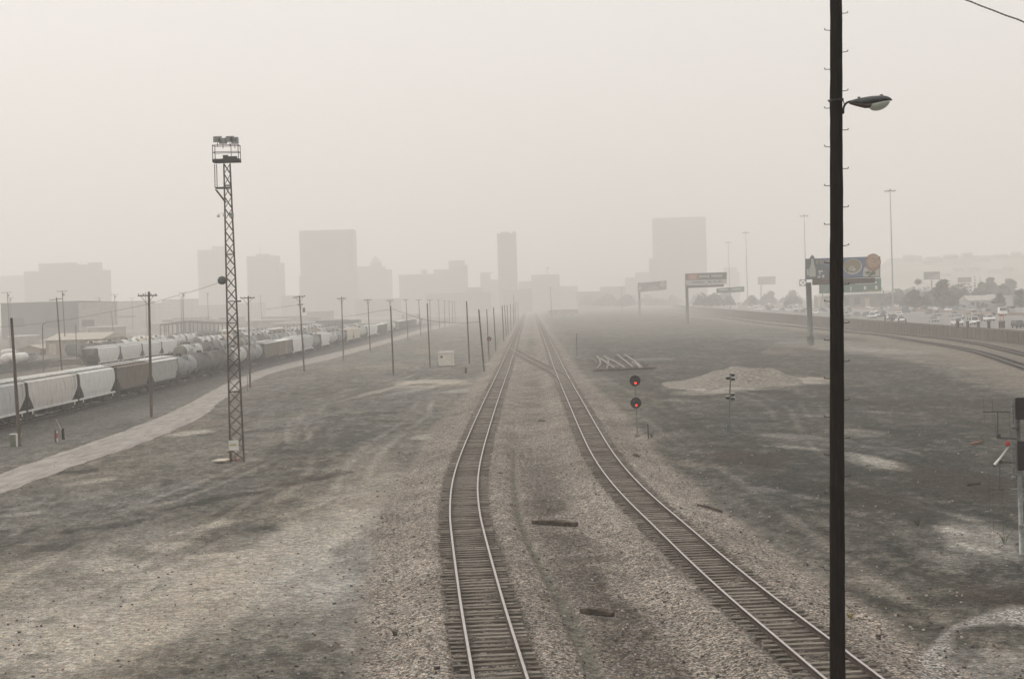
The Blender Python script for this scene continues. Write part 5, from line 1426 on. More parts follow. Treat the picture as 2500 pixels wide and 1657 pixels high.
# green overhead direction signs
M_dirg = mat('direction_sign_green', (0.075,0.15,0.11), 0.5, 0.12, 0.5); wh = cl('sign_white',(0.6,0.62,0.58))
gl = [(.20,.21,.12,.42),(.50,.52,.12,.45),(.35,.37,.14,.22),(.16,.44,.62,.74),(.58,.93,.60,.72),(.72,.76,.16,.42),(.90,.94,.16,.42),(.80,.88,.78,.86)]
sgn = board('large green direction sign board just behind the seafood billboard', (2128,760), (2128,700), 0, (2000,2151,684,678,717,711), [('lettering', wh, ('bits', gl), .03), ('yellow_panel', cl('exit_yellow',(0.4,0.33,0.08)), ('rect',.78,.98,.02,.09), .02)], None, dist=470, thick=.25, ma=M_dirg, name='direction_sign', group='green direction signs')
sgn['category'] = 'road sign'
mb = MB(); q = sgn.location
for xx in (1998, 2163): mb.tube([P(xx,770,470)-q, P(xx+(12 if xx<2100 else -6),712,470)-q, P(xx+(26 if xx<2100 else -14),698,470)-q, P(2010 if xx<2100 else 2148,697,470)-q], .14, 8)
mb.build('sign_gantry', M_gsteel, sgn, True)
sgn = board('pale green direction sign faint behind the two-tier billboard', (1790,765), (1790,715), 0, (1749,1817,704,699,716,712), [('lettering', wh, ('bits',[(.1,.4,.55,.75),(.55,.9,.5,.7)]), .03)], None, dist=760, thick=.25, ma=M_dirg, name='direction_sign', group='green direction signs')
sgn['category'] = 'road sign'
q = sgn.location; MB().tube([P(1783,768,760)-q, P(1783,706,760)-q], .2, 8).build('sign_gantry', M_gsteel, sgn)
# high mast lights
for i, (px, py, dd, side) in enumerate([(2173,464,579,1),(1963,526,750,1),(1820.5,567,933,1),(1778,591,1096,1)]):
    t = P(px, py, dd); b = Vector((t.x+(t.z-fz(dd))*0.004, dd, fz(dd)))
    lab = ['tallest high-mast light pole, nearest over the freeway beside the seafood billboard','high-mast light pole rising behind the seafood billboard post','fainter high-mast light pole above the far traffic','faintest high-mast light pole next to the big hazy office block'][i]
    hm = thing('high_mast_light', lab, 'light mast', b, group='high-mast lights along the freeway')
    h = t-b
    MB().tube([(0,0,0), h*.5, h], [.34,.22,.11], 10).build('mast', M_gsteel, hm, True)
    mb = MB(); mb.lathe([(.25,-.25),(.3,-.2),(.3,.3),(.2,.5)], 10, 0, 'Z', h); mb.lathe([(1.25,-.05),(1.3,0),(1.25,.05)], 16, 0, 'Z', h+Vector((0,0,-.3)))
    mb.build('lamp_ring', M_gsteel, hm)
    for a in range(8):
        c = h+Vector((2.0*math.cos(a*math.pi/4), 2.0*math.sin(a*math.pi/4), -.35))
        MB().bar(h+Vector((0,0,-.2)), c, .05).lathe([(.05,-.2),(.42,-.22),(.45,-.1),(.2,.22)], 10, 0, 'Z', c).build('lamp_head', M_gsteel, hm)
# bollard-like posts on the wall
for i, (px, pt, pb_, w_) in enumerate([(2338,784,800,.5),(2362,784,800,.5),(2388.5,785,801,.5),(2414,785,801,.5),(2161,771,783,.4),(2177,774,786,.4),(2194,776,789,.3),(2211,777,790,.3)]):
    d_ = 277+ (0 if px > 2300 else (2330-px)*.62)
    b = P(px, pb_, d_); t = P(px, pt, d_)-b
    x_ = wx(d_)+.3
    tag(MB().cbox(t/2, (w_, .4, t.z)).cbox(t, (w_+.12,.5,.12)).build('wall_post', M_tie, loc=b), 'squat dark post on the freeway wall, %s counting away from the camera' % nth([3,2,1,0,7,6,5,4][i] if False else [0,1,2,3,4,5,6,7][[3,2,1,0,7,6,5,4][i]]), 'post', 'dark posts along the freeway wall top')
b = P(2446, 801, 277); br_ = thing('wall_cabinet', 'stout reddish brown cabinet standing on the freeway wall below the white truck', 'cabinet', b)
MB().cbox((0,0,.65), (1.05,.6,1.3)).build('cabinet_wall', M_tie, br_); MB().cbox((0,0,1.38), (1.15,.7,.16)).build('cabinet_roof', mat('pale_rust', (0.32,0.24,0.2), .8, .2, 3), br_)
mb = MB(); mb.cbox((-.3,0,2.0), (.08,.08,1.2)); mb.cbox((.3,0,2.0), (.08,.08,1.2)); mb.cbox((0,0,2.5), (.9,.1,.3)); mb.build('cabinet_frame', M_redp, br_)

# ------------------------------------------------------------------ freeway vehicles
CARP = {'white':(0.88,0.88,0.86),'silver':(0.34,0.35,0.35),'grey':(0.17,0.175,0.175),'black':(0.03,0.03,0.032),'dark red':(0.12,0.03,0.025),'dark green':(0.04,0.055,0.045),'beige':(0.38,0.34,0.27),'blue':(0.07,0.09,0.14)}
CM = {k: mat('car_paint_'+k.replace(' ','_'), v, 0.22, 0.06, 1, spec=1.0) for k, v in CARP.items()}
M_head = mat('headlight_lens', (0.7,0.7,0.68), 0.15, 0.05, 2, spec=.8)
PROF = {  # (body outline, glass outline, roof z)
 'sedan': ([(-2.3,.35),(2.3,.35),(2.35,.62),(2.2,.80),(1.15,.95),(.45,.98),(-1.3,.98),(-2.2,.95),(-2.35,.70)], [(-1.65,.96),(1.1,.96),(.40,1.40),(-.95,1.42)], 1.44, 1.8),
 'suv': ([(-2.4,.42),(2.35,.42),(2.4,.72),(2.25,1.0),(1.25,1.10),(-2.35,1.10),(-2.42,.8)], [(-2.30,1.08),(1.2,1.08),(.6,1.68),(-2.1,1.70)], 1.74, 1.9),
 'pickup': ([(-2.8,.45),(2.6,.45),(2.65,.80),(2.5,1.05),(1.4,1.15),(-2.75,1.15),(-2.8,.9)], [(-.6,1.13),(1.35,1.13),(.75,1.72),(-.45,1.74)], 1.78, 1.95),
 'van': ([(-2.6,.42),(2.5,.42),(2.55,.80),(2.2,1.15),(-2.55,1.15)], [(-2.5,1.13),(2.15,1.13),(1.5,1.95),(-2.4,2.0)], 2.04, 1.95)}
def m_carbody(k):
    body, gl_, rz_, wd = PROF[k]; b = MB()
    b.prism([(-wd/2, y, z) for y, z in body], (wd, 0, 0))
    t = [p for p in gl_ if p[1] > 1.2]; y0, y1 = min(p[0] for p in t), max(p[0] for p in t)
    b.box(-wd/2+.2, wd/2-.2, y0-.03, y1+.03, rz_-.03, rz_+.03)
    for sx in (-1, 1):
        for ya, yb in ((gl_[0][0], y0), (gl_[1][0], y1)): b.bar((sx*(wd/2-.10), ya, gl_[0][1]), (sx*(wd/2-.2), yb, rz_-.01), .07)
        b.bar((sx*(wd/2-.10), (y0+y1)/2-.1, gl_[0][1]), (sx*(wd/2-.2), (y0+y1)/2-.1, rz_-.01), .06)
    return b
def m_carglass(k):
    body, gl_, rz_, wd = PROF[k]; b = MB()
    lo = [(s*(wd/2-.08), y, z) for s in (-1, 1) for y, z in gl_ if z < 1.2]; hi = [(s*(wd/2-.2), y, rz_-.03) for s in (-1, 1) for y, z in gl_ if z >= 1.2]
    l0, l1 = gl_[0], gl_[1]; h1, h0 = gl_[2], gl_[3]
    a, c = wd/2-.10, wd/2-.22
    v = [(-a,l0[0],l0[1]),(a,l0[0],l0[1]),(a,l1[0],l1[1]),(-a,l1[0],l1[1]),(-c,h0[0],rz_-.03),(c,h0[0],rz_-.03),(c,h1[0],rz_-.03),(-c,h1[0],rz_-.03)]
    b.add(v, [(0,1,5,4),(1,2,6,5),(2,3,7,6),(3,0,4,7),(4,5,6,7)]); return b
def m_cw(): return MB().lathe([(.05,-.1),(.30,-.1),(.34,-.06),(.34,.08),(.18,.1)], 14, 0, 'X')
def car(label, kind, colr, px, py, toward, side, far=False):
    # settle the position on the freeway deck
    z = 2.4; 
    for _ in range(4):
        g = G(px, py, z); z = fz(min(g.y, 2300))
    g = G(px, py, z)
    dyx = (wx(g.y+5)-wx(g.y-5))/10
    rz_ = -math.atan(dyx) + (math.pi if toward else 0)
    root = thing({'sedan':'car','suv':'suv_car','pickup':'pickup_truck','van':'delivery_van'}[kind], label, {'sedan':'car','suv':'car','pickup':'pickup','van':'van'}[kind], g, rz_, 'vehicles on the freeway')
    link('body', cached('car_body_'+kind, lambda: m_carbody(kind), [CM[colr]]), root)
    link('windows', cached('car_windows_'+kind, lambda: m_carglass(kind), [M_glass]), root)
    wd = PROF[kind][3]
    if not far:
        for sx in (-1,1):
            for yy5 in (-1.45,1.4): link('wheel', cached('car_wheel', m_cw, [M_black]), root, (sx*(wd/2-.08), yy5, .34))
            link('headlight', cached('car_headlight', lambda: MB().cbox((0,0,0),(.36,.08,.16)), [M_head]), root, (sx*(wd/2-.3), PROF[kind][0][2][0]-.06, .74))
        link('bumper', cached('car_bumper_'+kind, lambda: MB().cbox((0,0,0),(wd*.94,.12,.22)), [M_black]), root, (0, PROF[kind][0][1][0]+.02, .47))
    return root
near = [('pickup','white',2200,787,0),('sedan','silver',2280,786,0),('sedan','silver',2341,779,0),('suv','white',2337,794,0),('sedan','beige',2364,775,0),('van','white',2375,793,0),('suv','dark red',2401,783,0),('suv','white',2415,784,0),('suv','black',2487,801,0),('sedan','white',2194,772,0),
        ('sedan','grey',2093,771,0),('sedan','white',2133,764,0),('pickup','white',2140,774,0),('sedan','grey',1944,764,0),('sedan','white',1991,766,0),('suv','silver',2017,767,0),('sedan','white',1985,751,0),('sedan','white',2129,756,0),
        ('suv','white',1762,748,0),('sedan','white',1783.5,749,0),('sedan','black',1776,745,0),('sedan','white',1828,752,0),('suv','grey',1833,749,0),('sedan','white',1856,756,0),('van','grey',1876,759,0),('sedan','white',1894,758,0),('sedan','white',1923,759,0),('suv','white',1942,757,0),('sedan','white',1968,753,0),('sedan','beige',1718,745,0),('sedan','white',1699,743,0),('suv','grey',1733,744,0),('sedan','white',1715,741,0)]
far_ = [('sedan','white',2163,757,1),('suv','white',2188,750,1),('suv','black',2210,759,1),('sedan','grey',2235,760,1),('van','dark green',2256,758,1),('sedan','white',2286,756.5,1),('suv','white',2315,759.5,1),('sedan','grey',2351,751.5,1),
        ('sedan','white',2003,747,1),('sedan','white',2015,747,1),('sedan','white',2118,752.5,1),('sedan','silver',2068,752,1),('sedan','white',1945,746,1),('suv','beige',1955,743,1),('sedan','white',1910,744,1),('sedan','silver',1925,745.5,1),('sedan','grey',1890,743,1),
        ('sedan','beige',1817,741,1),('sedan','white',1790,739.5,1),('sedan','silver',1768,739,1),('sedan','white',1655,737,1),('sedan','white',1637,740,1),('sedan','white',1622,735.5,1),('sedan','white',1594,735.5,1),('sedan','white',1580,736.5,1),('sedan','silver',1652,735,1),('suv','grey',1665,738,1),('sedan','white',1836,742,1),('suv','white',1862,742,1)]
NB = {'sedan':'car','suv':'SUV','pickup':'pickup','van':'van'}
from collections import Counter
def pix(v):
    d = Vector(v)-Vector((0,0,H)); q = d.dot(fwd); return 1250+F*d.dot(RT)/q, 828.5-F*d.dot(UP)/q
r7 = random.Random(31)
for lst, offs_, n_, tw_ in ((near, (11.5,19,27,34,42), 34, 0), (far_, (64,71,79,86), 24, 1)):
    k = 0; tries = 0
    while k < n_ and tries < 2000:
        tries += 1
        y = r7.uniform(430, 1250); q = r7.choice(offs_); px, py = pix((wx(y, q), y, fz(y)))
        if px > 2490 or any(abs(px-c_[2]) < 9 and abs(py-c_[3]) < 4.5 for c_ in near+far_): continue
        lst.append((r7.choice(('sedan','sedan','suv','pickup','van')), r7.choice(('white','white','silver','grey','black','beige','blue')), px, py, tw_)); k += 1
for lst, what in ((near, 'nearer'), (far_, 'farther')):
    cnt = Counter()
    for kd, cl_, px, py, tw_ in sorted(lst, key=lambda q: -q[2]):
        i = cnt[(kd, cl_)]; cnt[(kd, cl_)] += 1
        car('%s %s in the %s freeway lanes, %s such one counted away from the camera' % (cl_, NB[kd], what, nth(i)), kd, cl_, px, py, not tw_, 0, far=px < 2050)
# white truck in the farther lanes
g = G(2440, 770.5, fz(450)); tr = thing('box_truck', 'white truck with a dark box body in the middle of the freeway', 'truck', g, math.pi, 'vehicles on the freeway')
MB().box(-1.1,1.1,1.6,3.4,.6,2.7).box(-1.1,1.1,3.4,4.2,.6,1.5).build('cab', CM['white'], tr)
MB().box(-1.0,1.0,3.38,3.45,1.6,2.5).build('windshield', M_glass, tr)
MB().box(-1.2,1.2,-4.2,1.45,1.0,3.7).build('box_body', CM['grey'], tr)
for sx in (-1,1):
    for yy6 in (-3.1,-2.0,3.0): link('wheel', cached('truck_wheel', lambda: MB().lathe([(.1,-.15),(.46,-.15),(.5,-.1),(.5,.12),(.2,.15)], 14, 0, 'X'), [M_black]), tr, (sx*1.0, yy6, .5))

# ------------------------------------------------------------------ trees and houses beyond the freeway
M_leaf = [mat('leaf_%d' % i, c, 0.9, 0.35, 0.35, spec=.05) for i, c in enumerate([(0.038,0.048,0.026),(0.055,0.064,0.038),(0.026,0.034,0.02)])]
M_bark = mat('tree_bark', (0.10,0.08,0.06), 0.95, 0.3, 3)
def tree(label, px, ybase, ytop, wpx, dist, seed, n=900, shape='round', name='shade_tree', mi=0):
    b = P(px, ybase, dist); k = kpm(dist); h = (ybase-ytop)/k; wd = wpx/k/2
    root = thing(name, label, 'tree', b, group='trees beyond the freeway'); r_ = random.Random(seed)
    tr_ = MB(); th = h*(.35 if shape == 'round' else .2)
    tr_.tube([(0,0,0),(0.1,0,th*.6),(0,0,th*1.4)], [h*.035+.1,h*.028+.06,h*.02], 8)
    lobes = []
    if shape == 'round':
        for i in range(12):
            a = r_.uniform(0, 6.28); fz_ = i/11; q = r_.uniform(.3,.72)*(1-.6*fz_)
            lobes.append((Vector((math.cos(a)*wd*q, math.sin(a)*wd*q, h*(.16+.62*fz_))), wd*r_.uniform(.30,.5)*(1.1-.35*fz_)))
        lobes.append((Vector((0,0,h*.82)), wd*.34))
    elif shape == 'cone':
        for i in range(8):
            f_ = i/7; lobes.append((Vector((r_.uniform(-.1,.1)*wd,0,h*(.15+.78*f_))), wd*(1.0-.75*f_)))
    elif shape == 'palm': lobes.append((Vector((0,0,h*.86)), wd*.8))
    for c, rad in lobes[:6]: tr_.tube([(0,0,th*.8), c*.6+Vector((0,0,th*.3)), c], [.12,.08,.04], 5)
    tr_.build('trunk', M_bark, root)
    cr = MB(); ls = max(.28, wd*.12); n = int(n*1.7)
    for _ in range(n):
        c, rad = r_.choice(lobes)
        v = Vector((r_.gauss(0,1), r_.gauss(0,1), r_.gauss(0,1))).normalized()*rad*(r_.random()**.45)*r_.uniform(.8,1.12)
        v.z *= .8
        p = c+v; p.z = max(p.z, h*.06)
        u = Vector((r_.uniform(-1,1), r_.uniform(-1,1), r_.uniform(-1,1))).normalized(); w2 = u.orthogonal().normalized()
        s = ls*r_.uniform(.5,1.25)
        cr.add([p-u*s, p+w2*s*.6, p+u*s, p-w2*s*.6], [(0,1,2,3)], 0 if r_.random() < .6 else 1)
    cr.build('crown', [M_leaf[mi], M_leaf[(mi+1)%3]], root)
    return root
TREES = [('broad dark tree on the far roadside, largest one under the small billboard', 2304,754,680,84,640,1,2000,'round',0),
 ('low dark bushy tree next to the high-mast light pole', 2232,752,706,60,640,2,1200,'round',2),('round bush between the low bushy tree and the broad dark tree', 2262,750,716,32,640,3,500,'round',1),
 ('tree with a tall thin trunk and round head beside the small billboard', 2243,748,678,24,700,4,300,'palm',0),
 ('tall bushy tree behind the white house', 2398,735,690,70,760,5,1000,'round',1),('dense tree with a high pale-backed top behind the houses', 2420,735,670,50,820,6,900,'round',0),
 ('dark hedge-like tree beside the pale house at the picture edge', 2440,752,714,46,600,7,800,'round',2),('wide tree at the picture edge above the pale house', 2492,752,702,50,600,8,800,'round',1),
 ('slim dark cypress among the houses', 2381,735,672,10,760,9,260,'cone',0),('second slim cypress near the dense tree', 2394,732,674,8,800,10,200,'cone',0),
 ('small tree between the broad dark tree and the houses', 2350,750,708,40,660,11,700,'round',1),('greyish tree behind the reddish billboard', 2330,738,696,50,820,12,700,'round',1),
 ('faint tree in the dust behind the long pale canopy', 2195,742,700,36,900,13,500,'round',1),('faint low tree beyond the far traffic next to the pale green billboard', 1880,742,708,44,1250,14,500,'round',1),
 ('faint tree under the pale green direction sign', 1770,744,714,54,1300,15,500,'round',0),('faint bushy tree among the far traffic', 1935,743,708,48,1200,16,500,'round',2),
 ('hazy tree clump near the most distant billboard', 1490,746,718,40,1600,17,500,'round',1),('hazy low tree on the far side of the distant traffic', 1535,744,718,34,1700,18,400,'round',1),
 ('faint tree farther back above the pale house', 2465,738,676,60,850,19,800,'round',1)]
for t in TREES: tree(*t[:8], shape=t[8], mi=t[9], name={'cone':'cypress_tree','palm':'round_headed_tree','round':'shade_tree'}[t[8]])
def bldg(label, x0, x1, ytop, ybase, dist, depth, walls, roofm=None, parts=(), name='building', wins=(), gable=0, cat='building', group=None, rz=0.0, base_z=None):
    a, b_ = P(x0, ybase, dist), P(x1, ybase, dist); t = P((x0+x1)/2, ytop, dist)
    c = (a+b_)/2
    zb = base_z if base_z is not None else 0.0
    root = thing(name, label, cat, (c.x, dist+depth/2, zb), rz, group)
    wd = (b_-a).length/2; h = t.z-zb
    MB().box(-wd, wd, -depth/2, depth/2, 0, h).build('wall', walls, root)
    k = kpm(dist)
    if gable:
        mb = MB(); mb.add([(-wd-.3,-depth/2-.3,h),(wd+.3,-depth/2-.3,h),(wd+.3,depth/2+.3,h),(-wd-.3,depth/2+.3,h),(-wd-.3,0,h+gable),(wd+.3,0,h+gable)] if gable > 0 else
            [(-wd-.3,-depth/2-.3,h),(wd+.3,-depth/2-.3,h),(wd+.3,depth/2+.3,h),(-wd-.3,depth/2+.3,h),(0,-depth/2-.3,h-gable),(0,depth/2+.3,h-gable)],
            [(0,1,5,4),(2,3,4,5),(3,0,4),(1,2,5),(0,3,2,1)] if gable > 0 else [(0,1,4),(1,2,5,4),(2,3,5),(3,0,4,5),(0,3,2,1)])
        mb.build('roof', roofm or M_conc, root)
    elif roofm:
        MB().box(-wd-.2, wd+.2, -depth/2-.2, depth/2+.2, h, h+.4).build('roof', roofm, root)
    for nm_, px0, px1, yt, yb in parts:
        p0, p1 = P(px0, yb, dist), P(px1, yt, dist)
        dd = min(depth*.6, 14)
        MB().box(p0.x-c.x, p1.x-c.x, -dd/2, dd/2, min(p0.z-zb, h-.1) if nm_ != 'wing' else 0, p1.z-zb).build(nm_, walls, root)
    for (px0, px1, yt, yb, mt, nm_) in wins:
        p0, p1 = P(px0, yb, dist), P(px1, yt, dist)
        MB().box(p0.x-c.x, p1.x-c.x, -depth/2-.06, -depth/2+.05, p0.z-zb, p1.z-zb).build(nm_, mt, root)
    return root
M_house = mat('white_house_wall', (0.33,0.33,0.31), .85, .12, .8); M_hroof = mat('pale_shingle', (0.36,0.34,0.31), .9, .15, .6)
bldg('white house with a pale pitched roof beyond the guard rail', 2366, 2420, 733, 754, 640, 14, M_house, M_hroof, gable=2.2, name='house', wins=[(2370,2379,737,750,M_glass,'window'),(2384,2392,737,750,M_glass,'window'),(2397,2404,738,752,M_wall,'door')], group='houses beyond the freeway', base_z=P(2390,754,640).z)
bldg('smaller white house partly behind the hedge-like tree', 2420, 2446, 728, 752, 700, 12, M_house, M_hroof, gable=2, name='house', group='houses beyond the freeway', wins=[(2424,2430,733,744,M_glass,'window')], base_z=P(2430,752,700).z)
bldg('pale flat-fronted house at the picture edge', 2472, 2530, 722, 752, 600, 12, M_house, M_hroof, name='house', group='houses beyond the freeway', wins=[(2476,2480,730,748,M_wall,'door'),(2487,2493,730,740,M_glass,'window')], base_z=P(2490,752,600).z)
cp = bldg('long shop with a white canopy fascia behind the green direction sign', 2012, 2170, 718, 752, 760, 25, mat('shop_wall', (0.26,0.24,0.20), .9, .3, .15, (0.15,0.14,0.11)), name='shop', wins=[(2020,2028,727,744,M_conc,'sign_panel'),(2060,2072,728,748,M_glass,'window'),(2085,2100,726,744,M_glass,'window'),(2112,2122,728,746,M_cream,'door')], base_z=P(2090,752,760).z)
q = P(2090, 716, 758)-cp.location; MB().cbox((q.x, -14, q.z), (41,4,1.1), ry=R(-1.6)).build('canopy', M_white, cp)
# far hillside
def hill_z(x, y):
    t = max(0, min(1, (x/y-0.235)/0.035)); f_ = max(0, min(1, (y-1450)/500))
    r_ = (52+6*float(vnoise(np.array([x*.012]), np.array([y*.004]), 4)[0])+5*float(vnoise(np.array([x*.05]), np.array([y*.03]), 8)[0])+0.012*(x-500))
    return r_*t*t*(3-2*t)*f_*f_*(3-2*f_)-1.0
def hill():
    mb = MB(); vs = []; xs = np.linspace(250, 1700, 120); ysl = np.linspace(1400, 3400, 30)
    for y in ysl:
        for x in xs: vs.append((x, y, hill_z(x, y)))
    n = len(xs); mb.add(vs, [(i*n+j, i*n+j+1, (i+1)*n+j+1, (i+1)*n+j) for i in range(len(ysl)-1) for j in range(n-1)])
    tag(mb.build('hills', mat('hillside_scrub', (0.26,0.245,0.21), 0.95, .3, .02, (0.32,0.3,0.26)), None, True), kind='structure')
hill()
r5 = random.Random(77)
for i in range(14):   # faint houses on the hillside
    dd = r5.uniform(1700, 1900); px = 2225+i*20+r5.uniform(-6,6); x = (px-1250)/F*dd; z = hill_z(x, dd)
    w_ = r5.uniform(5, 9)
    hh = thing('hillside_house', 'pale house on the hazy hillside, %s counted from the tallest light mast' % nth(i), 'house', (x, dd, z-1), 0, 'houses on the hazy hillside')
    MB().box(-w_,w_,-5,5,0,5).build('wall', M_house, hh)
    MB().add([(-w_-.4,-5.4,5),(w_+.4,-5.4,5),(w_+.4,5.4,5),(-w_-.4,5.4,5),(-w_-.4,0,7),(w_+.4,0,7)], [(0,1,5,4),(2,3,4,5),(3,0,4),(1,2,5),(0,3,2,1)]).build('roof', M_hroof, hh)
# tree cover that reads as one mass beyond the freeway
cr = MB(); r6 = random.Random(8)
def clump(px, py, dd, wd, h):
    b = P(px, py, dd)
    for _ in range(260):
        a = r6.uniform(0, 6.28); q = math.sqrt(r6.random()); f_ = r6.random()
        p = b+Vector((math.cos(a)*wd*q*(1-.45*f_), math.sin(a)*wd*q, h*f_*(1-.5*q*q)))
        u = Vector((r6.uniform(-1,1), r6.uniform(-1,1), r6.uniform(-1,1))).normalized(); w2 = u.orthogonal().normalized(); s_ = wd*.13*r6.uniform(.5,1.3)
        cr.add([p-u*s_, p+w2*s_*.7, p+u*s_, p-w2*s_*.7], [(0,1,2,3)], r6.choice((0,1,2)))
for i in range(120):
    dd = r6.uniform(700, 1250); clump(r6.uniform(2175, 2560), 750-(dd-700)*.024, dd, r6.uniform(5,11), r6.uniform(6,13))
for i in range(34):
    dd = r6.uniform(950, 1350); clump(r6.uniform(1700, 2180), 746-(dd-950)*.01, dd, r6.uniform(5,10), r6.uniform(5,10))
for i in range(22):
    dd = r6.uniform(1500, 1950); clump(r6.uniform(1430, 1740), 746-(dd-1500)*.008, dd, r6.uniform(8,15), r6.uniform(7,14))
tag(cr.build('distant_trees', M_leaf), kind='stuff')

# ------------------------------------------------------------------ industrial lot beyond the trains
M_beige = mat('beige_metal_wall', (0.33,0.29,0.235), .8, .12, .5, (0.28,0.25,0.2)); M_broof = mat('cream_metal_roof', (0.37,0.335,0.275), .7, .08, .4)
M_dkb = mat('dark_sheet_wall', (0.12,0.125,0.115), .85, .12, .12, (0.08,0.08,0.078))
def gshed(label, px0, px1, yeave, ypeak, ybase, depth, wm, rm, ridge='y', wins=(), side=None):
    d_ = G((px0+px1)/2, ybase).y
    a, b_ = G(px0, ybase), G(px1, ybase); wd = abs(P(px1,ybase,d_).x-P(px0,ybase,d_).x)/2; c = P((px0+px1)/2, ybase, d_)
    h = P((px0+px1)/2, yeave, d_).z; hp = P((px0+px1)/2, ypeak, d_).z
    root = thing('warehouse', label, 'building', (c.x, d_+depth/2, 0), 0, 'sheds in the lot beyond the trains')
    mb = MB(); mb.box(-wd,wd,-depth/2,depth/2,0,h)
    if ridge == 'y': mb.add([(-wd,-depth/2,h),(wd,-depth/2,h),(0,-depth/2,hp-.15),(-wd,depth/2,h),(wd,depth/2,h),(0,depth/2,hp-.15)], [(0,1,2),(3,5,4)])
    mb.build('wall', wm, root)
    mb = MB(); e = .5
    if ridge == 'y':
        for s in (-1, 1): mb.prism([(0,-depth/2-e,hp),(s*(wd+e),-depth/2-e,h-.05),(s*(wd+e),-depth/2-e,h-.2),(0,-depth/2-e,hp-.15)], (0,depth+2*e,0))
    else:
        mb.add([(-wd-e,-depth/2-e,h),(wd+e,-depth/2-e,h),(wd+e,depth/2+e,h),(-wd-e,depth/2+e,h),(-wd-e,0,hp),(wd+e,0,hp)], [(0,1,5,4),(2,3,4,5),(3,0,4),(1,2,5),(0,3,2,1)])
    mb.build('roof', rm, root)
    for (q0, q1, yt, yb, mt, nm_) in wins:
        p0, p1 = P(q0, yb, d_), P(q1, yt, d_)
        MB().box(p0.x-c.x, p1.x-c.x, -depth/2-.06, -depth/2+.02, max(0.05,p0.z), p1.z).build(nm_, mt, root)
    return root
gshed('large beige warehouse with a broad cream roof beyond the pale hoppers', 112, 248, 829, 814, 866, 26, M_beige, M_broof, 'x', [(120,136,838,866,M_cream,'sliding_door'),(205,222,842,866,M_under,'doorway')])
gshed('small beige gabled shed next to the white tanks', 47, 100, 851, 842, 868, 16, M_beige, M_broof, 'y', [(53,58,856,868,M_under,'doorway'),(97,99,860,868,M_under,'door')])
gshed('low brown-fronted shed with a cream roof behind the pale hopper row', 200, 300, 842, 833, 872, 18, mat('brown_shed_wall', (0.22,0.18,0.13), .85, .15, .5), M_broof, 'x')
gshed('grey flat-roofed hut behind the pale hoppers beside the double-crossarm pole', 322, 384, 826, 820, 846, 16, M_conc, mat('white_roof', (0.6,0.58,0.54), .7, .05, .4), 'x')
# storage tank end
d_ = G(175, 868).y; c = P(174, 868, d_)
st_ = thing('storage_tank', 'big dark green horizontal storage tank lying in front of the beige warehouse', 'tank', (c.x, d_, 0))
r_ = 16/kpm(d_)
MB().lathe([(.1,-.5),(r_*.5,-.42),(r_*.9,-.15),(r_,.2),(r_,9),(r_*.8,9.5)], 26, 0, 'Y', (0,0,r_+.1)).build('tank', mat('dark_green_tank', (0.085,0.095,0.08), .8, .3, 1), st_, True)
MB().box(-r_*.8,r_*.8,1,1.6,0,r_*.6).box(-r_*.8,r_*.8,7,7.6,0,r_*.6).build('saddle', M_under, st_)
# propane tanks
for i, (px, yb, r_px, L_, d_) in enumerate([(38,892,12,9,300),(12,892,12,9,300),(8,872,8,12,360)]):
    c = P(px, yb, d_); rr_ = r_px/kpm(d_)
    t_ = thing('gas_tank', ['white round-ended gas tank nearest the bare pole','second white round-ended gas tank at the picture edge','white horizontal gas tank behind the two round-ended ones'][i], 'tank', (c.x, d_, 0), R(8), 'white gas tanks')
    pr = [(.02,0)]+[(rr_*math.sin(a), rr_*.9*(1-math.cos(a))) for a in (R(20),R(40),R(60),R(80),R(90))]+[(rr_,L_)]+[(rr_*math.cos(a), L_+rr_*.9*math.sin(a)) for a in (R(30),R(60),R(85))]
    MB().lathe(pr, 22, 0, 'Y', (0,0,rr_+1.5)).build('tank', M_white, t_, True)
    MB().box(-rr_*.6,rr_*.6,1.4,1.8,0,1.8).box(-rr_*.6,rr_*.6,L_-1,L_-.6,0,1.8).build('saddle', M_under, t_)
# low yard wall and rubbish
c = G(148, 893); tag(MB().box(-9,8.5,-.2,.2,0,1.25).box(-9.2,8.7,-.28,.28,1.25,1.4).build('yard_wall', mat('brown_block', (0.17,0.14,0.11), .9, .2, 1), loc=c), 'low brown block wall in the lot behind the nearest train', 'wall')
c = G(78, 899); ct = thing('skip_container', 'dark green low container with a pale plate, in the lot before the low wall', 'container', c)
MB().box(-3.2,3.6,-1.2,1.2,.1,1.5).build('container_wall', mat('container_green', (0.10,0.11,0.09), .85, .2, 1), ct); MB().box(-.6,.0,-1.26,-1.2,.2,.95).build('plate', M_cream, ct)
c = G(18, 908); tag(MB().box(-4.5,4.5,-1,1,0,1.6).box(-4.6,4.6,-1.1,1.1,1.6,1.75).build('yard_container', mat('container_dark', (0.085,0.08,0.07), .85, .2, 1), loc=c), 'long dark container on the ground in front of the white gas tanks', 'container')
def lot_car(label, px, py, kd, cl_, rz_):
    g = G(px, py); r0 = thing('parked_car' if kd != 'pickup' else 'pickup_truck', label, 'car' if kd != 'pickup' else 'pickup', g, rz_, 'vehicles parked in the lot')
    link('body', cached('car_body_'+kd, lambda: m_carbody(kd), [CM[cl_]]), r0); link('windows', cached('car_windows_'+kd, lambda: m_carglass(kd), [M_glass]), r0)
    for sx in (-1,1):
        for yy5 in (-1.45,1.4): link('wheel', cached('car_wheel', m_cw, [M_black]), r0, (sx*(PROF[kd][3]/2-.08), yy5, .34))
